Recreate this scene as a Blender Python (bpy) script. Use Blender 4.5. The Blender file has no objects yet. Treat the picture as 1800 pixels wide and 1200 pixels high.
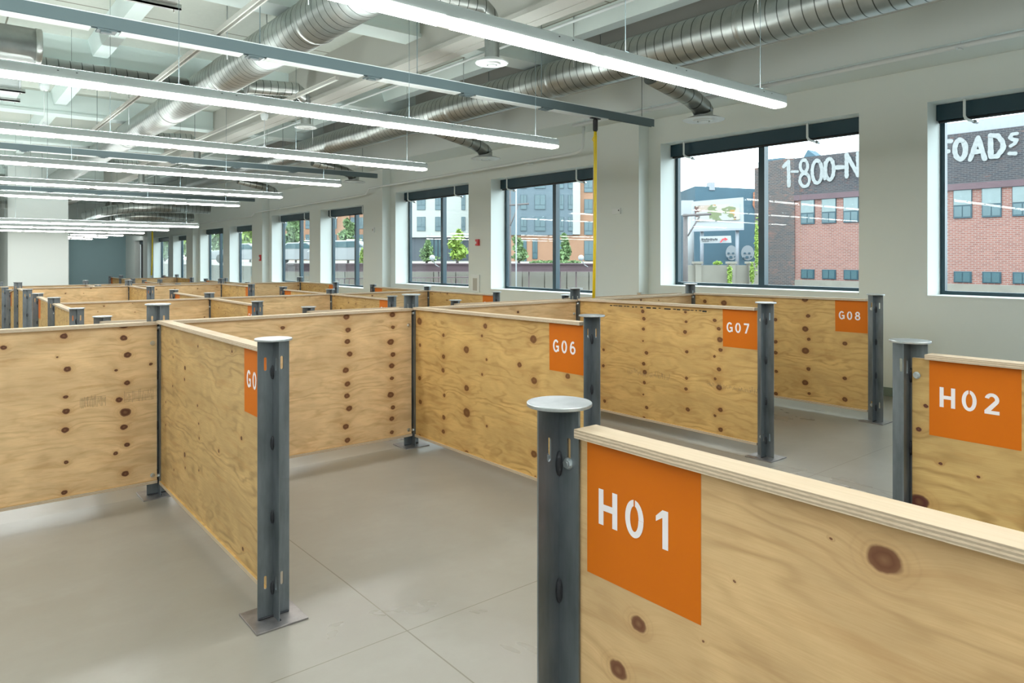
import bpy, bmesh, math, random
from mathutils import Vector, Matrix

# ------------------------------------------------------------------ camera, world, exposure
S = bpy.context.scene
COL = S.collection
EYE = 1.78
YAW = math.radians(39.24)
cam_data = bpy.data.cameras.new('camera')
cam_data.sensor_width = 36.0
cam_data.lens = 1249.0 / 1800.0 * 36.0
cam_data.shift_y = -148.0 / 1800.0
cam_data.clip_start = 0.05
cam_data.clip_end = 500
cam = bpy.data.objects.new('camera', cam_data)
COL.objects.link(cam)
cam.location = (0, 0, EYE)
cam.rotation_euler = (math.pi / 2, 0, -YAW)
S.camera = cam

world = bpy.data.worlds.new('overcast_sky')
S.world = world
world.use_nodes = True
wn = world.node_tree.nodes
wn['Background'].inputs['Color'].default_value = (0.86, 0.955, 1.0, 1)
wn['Background'].inputs['Strength'].default_value = 5.6

S.view_settings.view_transform = 'Standard'
S.view_settings.look = 'None'
S.view_settings.exposure = 0.32
S.view_settings.gamma = 1.0
S.view_settings.use_curve_mapping = False
S.cycles.use_denoising = True
S.cycles.max_bounces = 10
S.cycles.diffuse_bounces = 5
S.cycles.glossy_bounces = 4
S.cycles.transparent_max_bounces = 16
S.cycles.caustics_reflective = False
S.cycles.caustics_refractive = False
S.cycles.sample_clamp_indirect = 6.0
LIGHT_STRENGTH = 24.0
ADDED_UPLIGHT = 34.0  # strength of the glow added atop the strip lights to brighten the ceiling

# ------------------------------------------------------------------ pixel -> place helpers (photo calibration)
def ray(u):
    a = (u - 900.0) / 1249.0
    return a * .7746 + .6325, -a * .6325 + .7746
def atd(u, v, d):
    x, y = ray(u)
    return Vector((x * d, y * d, EYE - (v - 452.0) * d / 1249.0))
def atX(u, v, X):
    return atd(u, v, X / ray(u)[0])
def atY(u, v, Y):
    return atd(u, v, Y / ray(u)[1])

# ------------------------------------------------------------------ mesh helpers
def box(bm, x0, x1, y0, y1, z0, z1, mi=0):
    if x0 > x1: x0, x1 = x1, x0
    if y0 > y1: y0, y1 = y1, y0
    if z0 > z1: z0, z1 = z1, z0
    v = [bm.verts.new(p) for p in ((x0,y0,z0),(x1,y0,z0),(x1,y1,z0),(x0,y1,z0),(x0,y0,z1),(x1,y0,z1),(x1,y1,z1),(x0,y1,z1))]
    for q in ((0,3,2,1),(4,5,6,7),(0,1,5,4),(1,2,6,5),(2,3,7,6),(3,0,4,7)):
        f = bm.faces.new([v[i] for i in q]); f.material_index = mi
    return v
def newell(pts):
    n = Vector((0,0,0))
    for i in range(len(pts)):
        a, b = pts[i], pts[(i+1) % len(pts)]
        n += Vector(((a.y-b.y)*(a.z+b.z), (a.z-b.z)*(a.x+b.x), (a.x-b.x)*(a.y+b.y)))
    return n.normalized()
def slab(bm, pts, thick, mi=0):
    """polygon (3D points) given thickness away from its normal side"""
    pts = [Vector(p) for p in pts]
    n = newell(pts) * thick
    a = [bm.verts.new(p) for p in pts]
    b = [bm.verts.new(p - n) for p in pts]
    f = bm.faces.new(a); f.material_index = mi
    f = bm.faces.new(b[::-1]); f.material_index = mi
    for i in range(len(a)):
        j = (i + 1) % len(a)
        f = bm.faces.new((a[j], a[i], b[i], b[j])); f.material_index = mi
def frame_of(d):
    d = d.normalized()
    up = Vector((0,0,1)) if abs(d.z) < .9 else Vector((1,0,0))
    s = d.cross(up).normalized()
    return s, s.cross(d).normalized()
def tube(bm, pts, r, n=10, cap=True, mi=0, smooth=True):
    pts = [Vector(p) for p in pts]
    rr = r if isinstance(r, (list, tuple)) else [r] * len(pts)
    rings = []
    s0 = None
    for i, p in enumerate(pts):
        if i == 0: d = pts[1] - p
        elif i == len(pts) - 1: d = p - pts[i-1]
        else: d = (pts[i+1] - p).normalized() + (p - pts[i-1]).normalized()
        s, t = frame_of(d)
        if s0 is not None:
            dn = d.normalized()
            s = (s0 - dn * s0.dot(dn))
            if s.length < 1e-5: s, _ = frame_of(d)
            s.normalize(); t = s.cross(dn).normalized()
        s0 = s
        rings.append([bm.verts.new(p + (s * math.cos(2*math.pi*k/n) + t * math.sin(2*math.pi*k/n)) * rr[i]) for k in range(n)])
    for i in range(len(rings) - 1):
        for k in range(n):
            f = bm.faces.new((rings[i][k], rings[i][(k+1)%n], rings[i+1][(k+1)%n], rings[i+1][k]))
            f.smooth = smooth; f.material_index = mi
    if cap:
        f = bm.faces.new(rings[0][::-1]); f.material_index = mi
        f = bm.faces.new(rings[-1]); f.material_index = mi
def lathe(bm, prof, n=32, c=(0,0,0), mi=0):
    """profile list of (r,z) around z axis"""
    c = Vector(c); rings = []
    for r, z in prof:
        if r < 1e-6: rings.append([bm.verts.new(c + Vector((0,0,z)))])
        else: rings.append([bm.verts.new(c + Vector((r*math.cos(2*math.pi*k/n), r*math.sin(2*math.pi*k/n), z))) for k in range(n)])
    for a, b in zip(rings, rings[1:]):
        for k in range(n):
            j = (k+1) % n
            if len(a) == 1 and len(b) == 1: continue
            if len(a) == 1: f = bm.faces.new((a[0], b[j], b[k]))
            elif len(b) == 1: f = bm.faces.new((a[k], a[j], b[0]))
            else: f = bm.faces.new((a[k], a[j], b[j], b[k]))
            f.material_index = mi
def blob(bm, c, r, sub=2, noise=.15, seed=0, scale=(1,1,1), mi=0):
    rnd = random.Random(seed)
    res = bmesh.ops.create_icosphere(bm, subdivisions=sub, radius=1.0)
    for v in res['verts']:
        k = 1 + rnd.uniform(-noise, noise)
        v.co = Vector((v.co.x*r*k*scale[0], v.co.y*r*k*scale[1], v.co.z*r*k*scale[2])) + Vector(c)
def mesh_of(name, bm, mats, recalc=True):
    if recalc: bmesh.ops.recalc_face_normals(bm, faces=bm.faces)
    me = bpy.data.meshes.new(name)
    bm.to_mesh(me); bm.free()
    for m in (mats if isinstance(mats, (list, tuple)) else [mats]): me.materials.append(m)
    return me
def obj(name, bm, mats, parent=None, recalc=True, bevel=0):
    me = mesh_of(name, bm, mats, recalc)
    o = bpy.data.objects.new(name, me); COL.objects.link(o)
    if parent is not None: o.parent = parent
    if bevel:
        b = o.modifiers.new('bevel', 'BEVEL'); b.width = bevel; b.segments = 2; b.limit_method = 'ANGLE'
    return o
def tag(o, label=None, cat=None, group=None, kind=None):
    if label: o['label'] = label
    if cat: o['category'] = cat
    if group: o['group'] = group
    if kind: o['kind'] = kind
    return o
def thing(name, label, cat, loc=(0,0,0), rot=(0,0,0), group=None):
    o = bpy.data.objects.new(name, None); COL.objects.link(o)
    o.empty_display_size = .1
    o.location = loc; o.rotation_euler = rot
    return tag(o, label, cat, group)
def struct(name, bm, m, parent=None):
    o = obj(name, bm, m, parent)
    if parent is None: o['kind'] = 'structure'
    return o
def dup(root, loc, rot, label, group=None):
    r = root.copy(); COL.objects.link(r); r.location = loc; r.rotation_euler = rot
    r['label'] = label
    if group: r['group'] = group
    for ch in list(root.children):
        c = ch.copy(); COL.objects.link(c); c.parent = r
        for g in list(ch.children):
            e = g.copy(); COL.objects.link(e); e.parent = c
    return r
ORD = ['first','second','third','fourth','fifth','sixth','seventh','eighth','ninth','tenth','eleventh','twelfth','thirteenth','fourteenth','fifteenth','sixteenth']

# ------------------------------------------------------------------ materials
class NB:
    def __init__(s, name):
        s.m = bpy.data.materials.new(name); s.m.use_nodes = True
        s.t = s.m.node_tree; s.n = s.t.nodes; s.b = s.n['Principled BSDF']
    def add(s, typ, **kw):
        n = s.n.new(typ)
        for k, v in kw.items(): setattr(n, k, v)
        return n
    def link(s, a, b): s.t.links.new(a, b)
    def math(s, op, a, b=None, clamp=False):
        n = s.add('ShaderNodeMath', operation=op, use_clamp=clamp)
        for i, x in enumerate((a, b)):
            if x is None: continue
            if isinstance(x, (int, float)): n.inputs[i].default_value = x
            else: s.link(x, n.inputs[i])
        return n.outputs[0]
    def vmath(s, op, a, b=None):
        n = s.add('ShaderNodeVectorMath', operation=op)
        for i, x in enumerate((a, b)):
            if x is None: continue
            if isinstance(x, (tuple, list, Vector)): n.inputs[i].default_value = x
            else: s.link(x, n.inputs[i])
        return n.outputs['Value'] if op in ('DISTANCE','LENGTH','DOT_PRODUCT') else n.outputs[0]
    def mix(s, fac, a, b, blend='MIX'):
        n = s.add('ShaderNodeMix', data_type='RGBA', blend_type=blend)
        for i, x in ((0, fac), (6, a), (7, b)):
            if isinstance(x, (int, float)): n.inputs[i].default_value = x
            elif isinstance(x, (tuple, list)): n.inputs[i].default_value = (*x[:3], 1)
            else: s.link(x, n.inputs[i])
        return n.outputs[2]
    def ramp(s, x, stops, interp='LINEAR'):
        n = s.add('ShaderNodeValToRGB'); cr = n.color_ramp; cr.interpolation = interp
        while len(cr.elements) < len(stops): cr.elements.new(.5)
        for e, (p, c) in zip(cr.elements, stops):
            e.position = p; e.color = (c, c, c, 1) if isinstance(c, (int, float)) else (*c[:3], 1)
        s.link(x, n.inputs[0]); return n.outputs[0]
    def noise(s, vec, scale, detail=4, rough=.5, dist=0):
        n = s.add('ShaderNodeTexNoise'); n.inputs['Scale'].default_value = scale
        n.inputs['Detail'].default_value = detail; n.inputs['Roughness'].default_value = rough
        n.inputs['Distortion'].default_value = dist
        if vec is not None: s.link(vec, n.inputs['Vector'])
        return n.outputs[0]
    def coord(s, which='Object', scale=(1,1,1), loc=(0,0,0), rot=(0,0,0)):
        tc = s.add('ShaderNodeTexCoord'); mp = s.add('ShaderNodeMapping')
        mp.inputs['Scale'].default_value = scale; mp.inputs['Location'].default_value = loc
        mp.inputs['Rotation'].default_value = rot
        s.link(tc.outputs[which], mp.inputs[0]); return mp.outputs[0]
    def bump(s, h, strength, dist=.01):
        n = s.add('ShaderNodeBump'); n.inputs['Strength'].default_value = strength
        n.inputs['Distance'].default_value = dist
        s.link(h, n.inputs['Height']); s.link(n.outputs[0], s.b.inputs['Normal'])
    def color(s, x):
        if isinstance(x, (tuple, list)): s.b.inputs['Base Color'].default_value = (*x[:3], 1)
        else: s.link(x, s.b.inputs['Base Color'])
    def rough(s, x):
        if isinstance(x, (int, float)): s.b.inputs['Roughness'].default_value = x
        else: s.link(x, s.b.inputs['Roughness'])

def hexc(h):
    c = [int(h[i:i+2], 16) / 255 for i in (0, 2, 4)]
    return tuple(x/12.92 if x <= .04045 else ((x+.055)/1.055)**2.4 for x in c)
EXT = .44   # outdoor colours scaled down to offset the sky brightened for the interior
def flat(name, c, rough=.6, metal=0, var=.05, scale=3.0, spec=.5):
    nb = NB(name)
    if isinstance(c, str): c = hexc(c)
    n = nb.noise(nb.coord(), scale, 4)
    lo = tuple(x*(1-var) for x in c); hi = tuple(min(1, x*(1+var)) for x in c)
    nb.color(nb.mix(n, lo, hi)); nb.rough(rough)
    nb.b.inputs['Metallic'].default_value = metal
    nb.b.inputs['Specular IOR Level'].default_value = spec
    return nb.m

M = {}
M['wall'] = flat('wall_paint', (.70, .75, .73), .75, var=.02, scale=.6)
M['ceil'] = flat('ceiling_paint', (.70, .79, .77), .8, var=.05, scale=1.5)
M['beam_paint'] = flat('beam_paint', (.46, .45, .41), .75, var=.04, scale=1.5)
M['girder'] = flat('girder_paint', (.69, .78, .76), .8, var=.05, scale=1.2)
M['housing'] = flat('light_housing_enamel', (.46, .52, .53), .45, var=.02)
M['white_metal'] = flat('white_enamel', (.72, .76, .76), .4, var=.02)
M['teal'] = flat('teal_wall_paint', (.33, .47, .51), .75, var=.04, scale=.5)
M['base'] = flat('green_grey_baseboard', (.17, .22, .19), .5)
M['navy'] = flat('dark_window_metal', (.010, .042, .060), .35, var=.1)
M['rail'] = flat('grey_channel_paint', (.11, .15, .16), .45, var=.05)
M['red'] = flat('red_plastic', (.55, .02, .03), .4)
M['yellow'] = flat('yellow_rubber', (.90, .66, .02), .5)
M['black'] = flat('black_rubber', (.012, .012, .014), .5)
M['steel_bolt'] = flat('zinc_bolt', (.62, .66, .68), .28, metal=1, var=.08, scale=60)
M['orange'] = flat('orange_paint', (.58, .14, .002), .55, var=.05, scale=5, spec=.25)
M['lettering'] = flat('white_stencil_paint', (.80, .77, .80), .6, var=.04, scale=40)
M['ink'] = flat('grey_ink', (.20, .15, .09), .8, var=.2, scale=60)
M['blackink'] = flat('black_ink', (.01, .01, .01), .7)

def deck_mat():
    nb = NB('acoustic_deck_panels')
    v = nb.coord('Object')
    n = nb.noise(v, 14, 8, .7)
    sx = nb.add('ShaderNodeSeparateXYZ'); nb.link(v, sx.inputs[0])
    def line(o, per, w):
        f = nb.math('FRACT', nb.math('DIVIDE', nb.math('ADD', o, 100.0), per))
        return nb.math('LESS_THAN', f, w / per)
    l = nb.math('MAXIMUM', line(sx.outputs[0], 1.2, .022), line(sx.outputs[1], 4.43, .03))
    c = nb.mix(n, (.47, .50, .45), (.60, .63, .56))
    big = nb.noise(v, .5, 3)
    c = nb.mix(nb.math('MULTIPLY', big, .5), c, (.66, .68, .62))
    nb.color(nb.mix(l, c, (.2, .19, .15))); nb.rough(.85)
    nb.bump(n, .2, .01)
    return nb.m
M['deck'] = deck_mat()

def steel_mat():
    nb = NB('mill_scale_steel')
    v = nb.coord('Object', (1, 1, .35))
    n = nb.noise(v, 9, 6, .6); n2 = nb.noise(nb.coord('Object', (1,1,.1)), 60, 3)
    f = nb.ramp(nb.math('ADD', nb.math('MULTIPLY', n, .8), nb.math('MULTIPLY', n2, .2)), [(.3, 0), (.7, 1)])
    nb.color(nb.mix(f, (.125, .15, .165), (.26, .29, .32)))
    nb.b.inputs['Metallic'].default_value = .75
    nb.rough(nb.ramp(n, [(.3, .34), (.7, .52)]))
    return nb.m
M['steel'] = steel_mat()
M['weld'] = flat('dark_weld', (.03, .033, .04), .5, metal=.4, var=.2, scale=40)
def plate_mat(name, a, b, r0, r1, metal=.85):
    nb = NB(name); n = nb.noise(nb.coord('Object'), 14, 6, .6)
    nb.color(nb.mix(nb.ramp(n, [(.35, 0), (.65, 1)]), a, b)); nb.b.inputs['Metallic'].default_value = metal
    nb.rough(nb.ramp(n, [(.3, r0), (.7, r1)])); return nb.m
M['cap'] = plate_mat('steel_cap_plate', (.36, .40, .42), (.50, .53, .55), .32, .42)
M['baseplate'] = plate_mat('steel_base_plate', (.24, .23, .23), (.36, .34, .34), .34, .5, .8)

def duct_mat(name, axis, pitch=.12, seam=True):
    """galvanised spiral duct: seam lines as slanted dark rings"""
    nb = NB(name)
    v = nb.coord('Object')
    sx = nb.add('ShaderNodeSeparateXYZ'); nb.link(v, sx.inputs[0])
    n = nb.noise(nb.coord('Object', (1,1,1)), 5, 5, .6)
    a = nb.mix(nb.ramp(n, [(.3, 0), (.7, 1)]), (.36, .38, .365), (.46, .475, .45))
    if seam:
        o = sx.outputs[axis]
        f = nb.math('FRACT', nb.math('DIVIDE', nb.math('ADD', o, 100.0), pitch))
        l = nb.math('LESS_THAN', f, .09)
        a = nb.mix(l, a, (.10, .11, .10))
        h = nb.math('ABSOLUTE', nb.math('SUBTRACT', f, .045))
        nb.bump(nb.ramp(h, [(0, 1), (.10, 0)]), .10, .004)
    nb.color(a); nb.b.inputs['Metallic'].default_value = .9
    nb.rough(.33)
    return nb.m
M['duct_y'] = duct_mat('spiral_duct_metal', 1, .135)
M['duct_x'] = duct_mat('spiral_branch_metal', 0, .14)
M['duct_s'] = duct_mat('smooth_duct_metal', 0, seam=False)

def floor_mat():
    nb = NB('polished_concrete')
    v = nb.coord('Object')
    sx = nb.add('ShaderNodeSeparateXYZ'); nb.link(v, sx.inputs[0])
    big = nb.noise(v, .55, 5, .6, .6); mid = nb.noise(v, 2.4, 5, .55, 0); fine = nb.noise(v, 60, 4, .7)
    c = nb.mix(nb.ramp(big, [(.3, 0), (.7, 1)]), (.225, .210, .180), (.315, .305, .270))
    c = nb.mix(nb.math('MULTIPLY', nb.ramp(mid, [(.38, 0), (.72, 1)]), .45), c, (.245, .225, .19))
    c = nb.mix(nb.math('MULTIPLY', nb.ramp(mid, [(.20, 1), (.48, 0)]), .20), c, (.43, .42, .39))
    c = nb.mix(nb.math('MULTIPLY', fine, .26), c, (.30, .28, .25))
    # scattered dark trowel scuffs
    sc = nb.noise(nb.coord('Object', (1, 1.5, 1)), 11.0, 5, .6, 0)
    c = nb.mix(nb.math('MULTIPLY', nb.ramp(sc, [(.45, 0), (.95, 1)]), .25), c, (.22, .20, .17))
    def joint(o, at, per, w):
        f = nb.math('FRACT', nb.math('DIVIDE', nb.math('ADD', o, 200*per - at + w/2), per))
        return nb.math('LESS_THAN', f, w / per)
    l = nb.math('MAXIMUM', joint(sx.outputs[0], 1.756, 3.87, .007), joint(sx.outputs[1], 2.94, 3.9, .006))
    c = nb.mix(nb.math('MULTIPLY', l, .75), c, (.12, .105, .07))
    nb.color(c)
    nb.rough(nb.ramp(big, [(.3, .26), (.7, .36)]))
    nb.b.inputs['Specular IOR Level'].default_value = .5
    nb.bump(fine, .04, .004)
    return nb.m
M['floor'] = floor_mat()

def ply_mat(name, base, dark, knots=None, vcol=(.42, .115), vthr=.45, streak=.5, knotdark=(.085, .028, .012), grain=1.0, rnd=True, halo=(.40, .19, .055)):
    """plywood face; local x along the sheet, z up. knots = explicit (x, z, radius) or voronoi columns"""
    nb = NB(name)
    tc = nb.add('ShaderNodeTexCoord')
    P = tc.outputs['Object']
    oi = nb.add('ShaderNodeObjectInfo')
    off = nb.add('ShaderNodeCombineXYZ')
    if rnd:
        nb.link(nb.math('MULTIPLY', oi.outputs['Random'], 37.0), off.inputs[0])
        nb.link(nb.math('MULTIPLY', oi.outputs['Random'], 91.0), off.inputs[2])
    PR = nb.vmath('ADD', P, off.outputs[0])
    flatn = nb.vmath('MULTIPLY', P, (1, 0, 1))
    flatr = nb.vmath('MULTIPLY', PR, (1, 0, 1))
    # wobble for knot outlines
    wob = nb.add('ShaderNodeTexNoise'); wob.inputs['Scale'].default_value = 30; wob.inputs['Detail'].default_value = 2
    nb.link(flatr, wob.inputs['Vector'])
    w = nb.vmath('MULTIPLY', nb.vmath('SUBTRACT', wob.outputs['Color'], (.5,.5,.5)), (.016, 0, .012))
    if knots is not None:
        pk = nb.vmath('MULTIPLY', nb.vmath('ADD', flatn, w), (1, 1, 1.25))
        cur = None
        for (kx, kz, kr) in knots:
            d = nb.math('DIVIDE', nb.vmath('DISTANCE', pk, (kx, 0, kz*1.25)), kr)
            cur = d if cur is None else nb.math('MINIMUM', cur, d)
        m = cur
    else:
        pw = nb.vmath('ADD', flatr, w)
        vo = nb.add('ShaderNodeTexVoronoi'); vo.voronoi_dimensions = '3D'; vo.feature = 'F1'
        vo.inputs['Scale'].default_value = 1; vo.inputs['Randomness'].default_value = .42
        sc = nb.vmath('MULTIPLY', pw, (1/vcol[0], 0, 1/vcol[1]))
        nb.link(sc, vo.inputs['Vector'])
        dv = nb.vmath('MULTIPLY', nb.vmath('SUBTRACT', sc, vo.outputs['Position']), (vcol[0], 0, vcol[1]*1.25))
        sep = nb.add('ShaderNodeSeparateColor'); nb.link(vo.outputs['Color'], sep.inputs[0])
        rad = nb.math('ADD', nb.math('MULTIPLY', sep.outputs[0], .013), .005)
        m = nb.math('DIVIDE', nb.vmath('LENGTH', dv), rad)
        m = nb.math('ADD', m, nb.math('MULTIPLY', nb.math('LESS_THAN', sep.outputs[1], vthr), 30))
    near = nb.math('POWER', 2.718, nb.math('MULTIPLY', nb.math('MULTIPLY', m, m), -.16))
    # grain: stretched noise, warped around the knots
    warp = nb.add('ShaderNodeCombineXYZ')
    nb.link(nb.math('MULTIPLY', near, .035), warp.inputs[2])
    g0 = nb.vmath('ADD', flatr, warp.outputs[0])
    low = nb.noise(nb.vmath('MULTIPLY', g0, (.9, 1, 3.0)), 1.6, 3, .5, .4)
    sz = nb.add('ShaderNodeSeparateXYZ'); nb.link(g0, sz.inputs[0])
    ph = nb.math('ADD', nb.math('MULTIPLY', sz.outputs[2], 75.0), nb.math('MULTIPLY', low, 46.0))
    wave = nb.math('MULTIPLY', nb.math('ADD', nb.math('SINE', ph), 1.0), .5)
    wave = nb.math('POWER', wave, 3.0)
    amp = nb.noise(nb.vmath('MULTIPLY', flatr, (1.3, 1, 3.0)), 1.7, 3, .6)
    amp = nb.ramp(amp, [(.42, 0), (.66, 1)])
    fine = nb.noise(nb.vmath('MULTIPLY', g0, (3, 1, 90)), 2.4, 6, .65)
    blot = nb.noise(nb.vmath('MULTIPLY', flatr, (1, 1, 2.2)), 2.6, 4, .55, .6)
    c = nb.mix(nb.ramp(blot, [(.3, 0), (.7, 1)]), tuple(x*.80 for x in base), tuple(min(1, x*1.14) for x in base))
    sk = nb.noise(nb.vmath('MULTIPLY', g0, (.9, 1, 7.0)), 3.2, 5, .6, .3)
    c = nb.mix(nb.math('MULTIPLY', nb.ramp(sk, [(.52, 0), (.70, 1)]), .40), c, halo)
    tint = nb.add('ShaderNodeObjectInfo').outputs['Color']
    c = nb.mix(nb.math('MULTIPLY', nb.ramp(fine, [(.35, 0), (.7, 1)]), .38 * grain), c, dark)
    c = nb.mix(nb.math('MULTIPLY', nb.math('MULTIPLY', wave, nb.math('ADD', amp, .12)), streak), c, tuple(x*.72 for x in dark))
    hal = nb.ramp(nb.math('DIVIDE', m, 5.0), [(0, 1), (.2, .75), (.52, .12), (.9, 0)])
    c = nb.mix(nb.math('MULTIPLY', hal, .42), c, halo)
    core = nb.ramp(nb.math('DIVIDE', m, 2.0), [(0, .78), (.28, 1), (.44, .9), (.56, 0)])
    c = nb.mix(core, c, knotdark)
    ringp = nb.ramp(nb.math('DIVIDE', m, 4.0), [(.30, 0), (.34, .4), (.38, 0), (.46, 0), (.5, .25), (.54, 0)])
    c = nb.mix(nb.math('MULTIPLY', ringp, .35), c, tuple(x*.5 for x in dark))
    c = nb.mix(1.0, c, tint, 'MULTIPLY')
    nb.color(c)
    nb.rough(.62); nb.b.inputs['Specular IOR Level'].default_value = .3
    nb.bump(fine, .06, .004)
    return nb.m
PALE = (.74, .53, .30); PALED = (.50, .30, .125)
GOLD = (.63, .42, .165); GOLDD = (.44, .24, .065)
M['ply_gold'] = ply_mat('plywood_golden', GOLD, GOLDD, vcol=(.30, .115), vthr=.35, streak=.55)
M['ply_pale'] = ply_mat('plywood_pale', PALE, PALED, vcol=(.5, .13), vthr=.5, streak=.4)
def board_mat():
    nb = NB('plywood_board_top')
    tc = nb.add('ShaderNodeTexCoord'); oi = nb.add('ShaderNodeObjectInfo')
    off = nb.add('ShaderNodeCombineXYZ'); nb.link(nb.math('MULTIPLY', oi.outputs['Random'], 50), off.inputs[0])
    p = nb.vmath('ADD', tc.outputs['Object'], off.outputs[0])
    f = nb.noise(nb.vmath('MULTIPLY', p, (2, 40, 1)), 3, 5, .6)
    b = nb.noise(nb.vmath('MULTIPLY', p, (1, 3, 1)), 3, 3)
    c = nb.mix(f, (.47, .37, .25), (.60, .49, .35))
    c = nb.mix(nb.math('MULTIPLY', nb.ramp(b, [(.5, 0), (.75, 1)]), .35), c, (.44, .28, .14))
    nb.color(c); nb.rough(.65); nb.bump(f, .08, .004); return nb.m
M['board'] = board_mat()
def edge_mat():
    nb = NB('plywood_edge_plies')
    tc = nb.add('ShaderNodeTexCoord'); sx = nb.add('ShaderNodeSeparateXYZ'); nb.link(tc.outputs['Object'], sx.inputs[0])
    wob = nb.noise(nb.vmath('MULTIPLY', tc.outputs['Object'], (6, 6, 20)), 2, 4)
    z = nb.math('ADD', sx.outputs[2], nb.math('MULTIPLY', wob, .0035))
    f = nb.math('FRACT', nb.math('DIVIDE', nb.math('ADD', z, 10.0), .0085))
    st = nb.ramp(f, [(.0, 0), (.42, 0), (.5, 1), (.92, 1), (1.0, 0)])
    fi = nb.noise(nb.vmath('MULTIPLY', tc.outputs['Object'], (20, 20, 200)), 3, 4, .7)
    c = nb.mix(st, (.66, .54, .40), (.42, .34, .25))
    c = nb.mix(nb.math('MULTIPLY', nb.ramp(fi, [(.45, 0), (.7, 1)]), .5), c, (.28, .19, .12))
    nb.color(c); nb.rough(.75); return nb.m
M['edge'] = edge_mat()

def glow_mat(st=None):  # lamp lens by default; with st, the added upward glow
    nb = NB('lens_and_top_glow')
    em = nb.add('ShaderNodeEmission'); em.inputs[0].default_value = (.88, 1.0, 1.0, 1) if st else (1.0, .995, .96, 1); em.inputs[1].default_value = st or LIGHT_STRENGTH
    nb.n.remove(nb.b)
    nb.link(em.outputs[0], nb.n['Material Output'].inputs[0]); return nb.m
M['lens'] = glow_mat()
M['top_glow'] = glow_mat(ADDED_UPLIGHT)
def seam_mat():
    nb = NB('frosted_lens_end')
    nb.color((.8,.8,.76)); nb.rough(.5)
    nb.b.inputs['Emission Color'].default_value = (1, .98, .93, 1); nb.b.inputs['Emission Strength'].default_value = .75
    return nb.m
M['seam'] = seam_mat()
def glass_mat():
    nb = NB('window_glass')
    tr = nb.add('ShaderNodeBsdfTransparent'); tr.inputs[0].default_value = (.93, .97, .97, 1)
    gl = nb.add('ShaderNodeBsdfGlossy'); gl.inputs['Roughness'].default_value = .0; gl.inputs[0].default_value = (1, 1, 1, 1)
    lw = nb.add('ShaderNodeLayerWeight'); sch = nb.math('ADD', nb.math('MULTIPLY', nb.math('POWER', lw.outputs['Facing'], 5.0), .9), .012)
    mx = nb.add('ShaderNodeMixShader')
    nb.link(sch, mx.inputs[0]); nb.link(tr.outputs[0], mx.inputs[1]); nb.link(gl.outputs[0], mx.inputs[2])
    nb.n.remove(nb.b); nb.link(mx.outputs[0], nb.n['Material Output'].inputs[0]); return nb.m
M['glass'] = glass_mat()
def brick_mat(name, c1, c2, mortar, sx=1.0, mixc=None, mixth=(.5, .6)):
    nb = NB(name)
    c1, c2, mortar = [tuple(x*EXT for x in q) for q in (c1, c2, mortar)]
    if mixc: mixc = tuple(x*EXT for x in mixc)
    tc = nb.add('ShaderNodeTexCoord'); sp = nb.add('ShaderNodeSeparateXYZ'); nb.link(tc.outputs['Object'], sp.inputs[0])
    cb = nb.add('ShaderNodeCombineXYZ'); nb.link(sp.outputs[1], cb.inputs[0]); nb.link(sp.outputs[2], cb.inputs[1])
    br = nb.add('ShaderNodeTexBrick'); br.inputs['Scale'].default_value = 1.0
    br.inputs['Brick Width'].default_value = .34; br.inputs['Row Height'].default_value = .115
    br.inputs['Mortar Size'].default_value = .018
    br.inputs['Color1'].default_value = (*c1, 1); br.inputs['Color2'].default_value = (*c2, 1); br.inputs['Mortar'].default_value = (*mortar, 1)
    nb.link(cb.outputs[0], br.inputs['Vector'])
    c = br.outputs['Color']
    if mixc:
        n = nb.noise(cb.outputs[0], .45, 6, .7, .5)
        n2 = nb.noise(nb.vmath('MULTIPLY', cb.outputs[0], (3, 8.7, 1)), 1.0, 2)
        f = nb.ramp(nb.math('ADD', nb.math('MULTIPLY', n, .6), nb.math('MULTIPLY', n2, .4)), [(mixth[0], 0), (mixth[1], 1)])
        c = nb.mix(f, c, mixc)
    nb.color(c); nb.rough(.9); return nb.m
M['brick_red'] = brick_mat('red_brick', (.50, .20, .155), (.38, .14, .11), (.52, .42, .38))
M['brick_dark'] = brick_mat('sooty_brick', (.05, .055, .07), (.10, .085, .09), (.17, .165, .175), mixc=(.30, .12, .09), mixth=(.55, .68))
M['brick_mid'] = brick_mat('weathered_brick', (.08, .08, .09), (.16, .11, .10), (.24, .22, .21), mixc=(.36, .18, .14), mixth=(.52, .66))

# ------------------------------------------------------------------ floor profile and the room shell
PROFILE = [(-9, 0), (3.6, 0), (5.92, -.03), (8.4, -.21), (10, -.23), (19.8, -.24), (22, -.42), (62, -.44)]
def fz(y):
    for (a, za), (b, zb) in zip(PROFILE, PROFILE[1:]):
        if a <= y <= b: return za + (zb - za) * (y - a) / (b - a)
    return PROFILE[0][1] if y < PROFILE[0][0] else PROFILE[-1][1]
XW = 9.55          # inner face of the window wall
XL = -9.0
YB = -6.0
YE = 50.5
ZC = EYE + 3.3     # underside of the deck
bm = bmesh.new()
rows = []
for y, z in PROFILE:
    y = min(max(y, YB), YE)
    rows.append([bm.verts.new((x, y, zz)) for x, zz in ((XL-.3, z), (XW+.6, z), (XW+.6, z-.3), (XL-.3, z-.3))])
for a, b in zip(rows, rows[1:]):
    for k in range(4): bm.faces.new((a[k], a[(k+1)%4], b[(k+1)%4], b[k]))
bm.faces.new(rows[0]); bm.faces.new(rows[-1][::-1])
struct('floor', bm, M['floor'])

bm = bmesh.new(); box(bm, XL-.3, XW+.6, YB-.3, YE+.3, ZC, ZC+.3)
struct('ceiling', bm, M['deck'])

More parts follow.
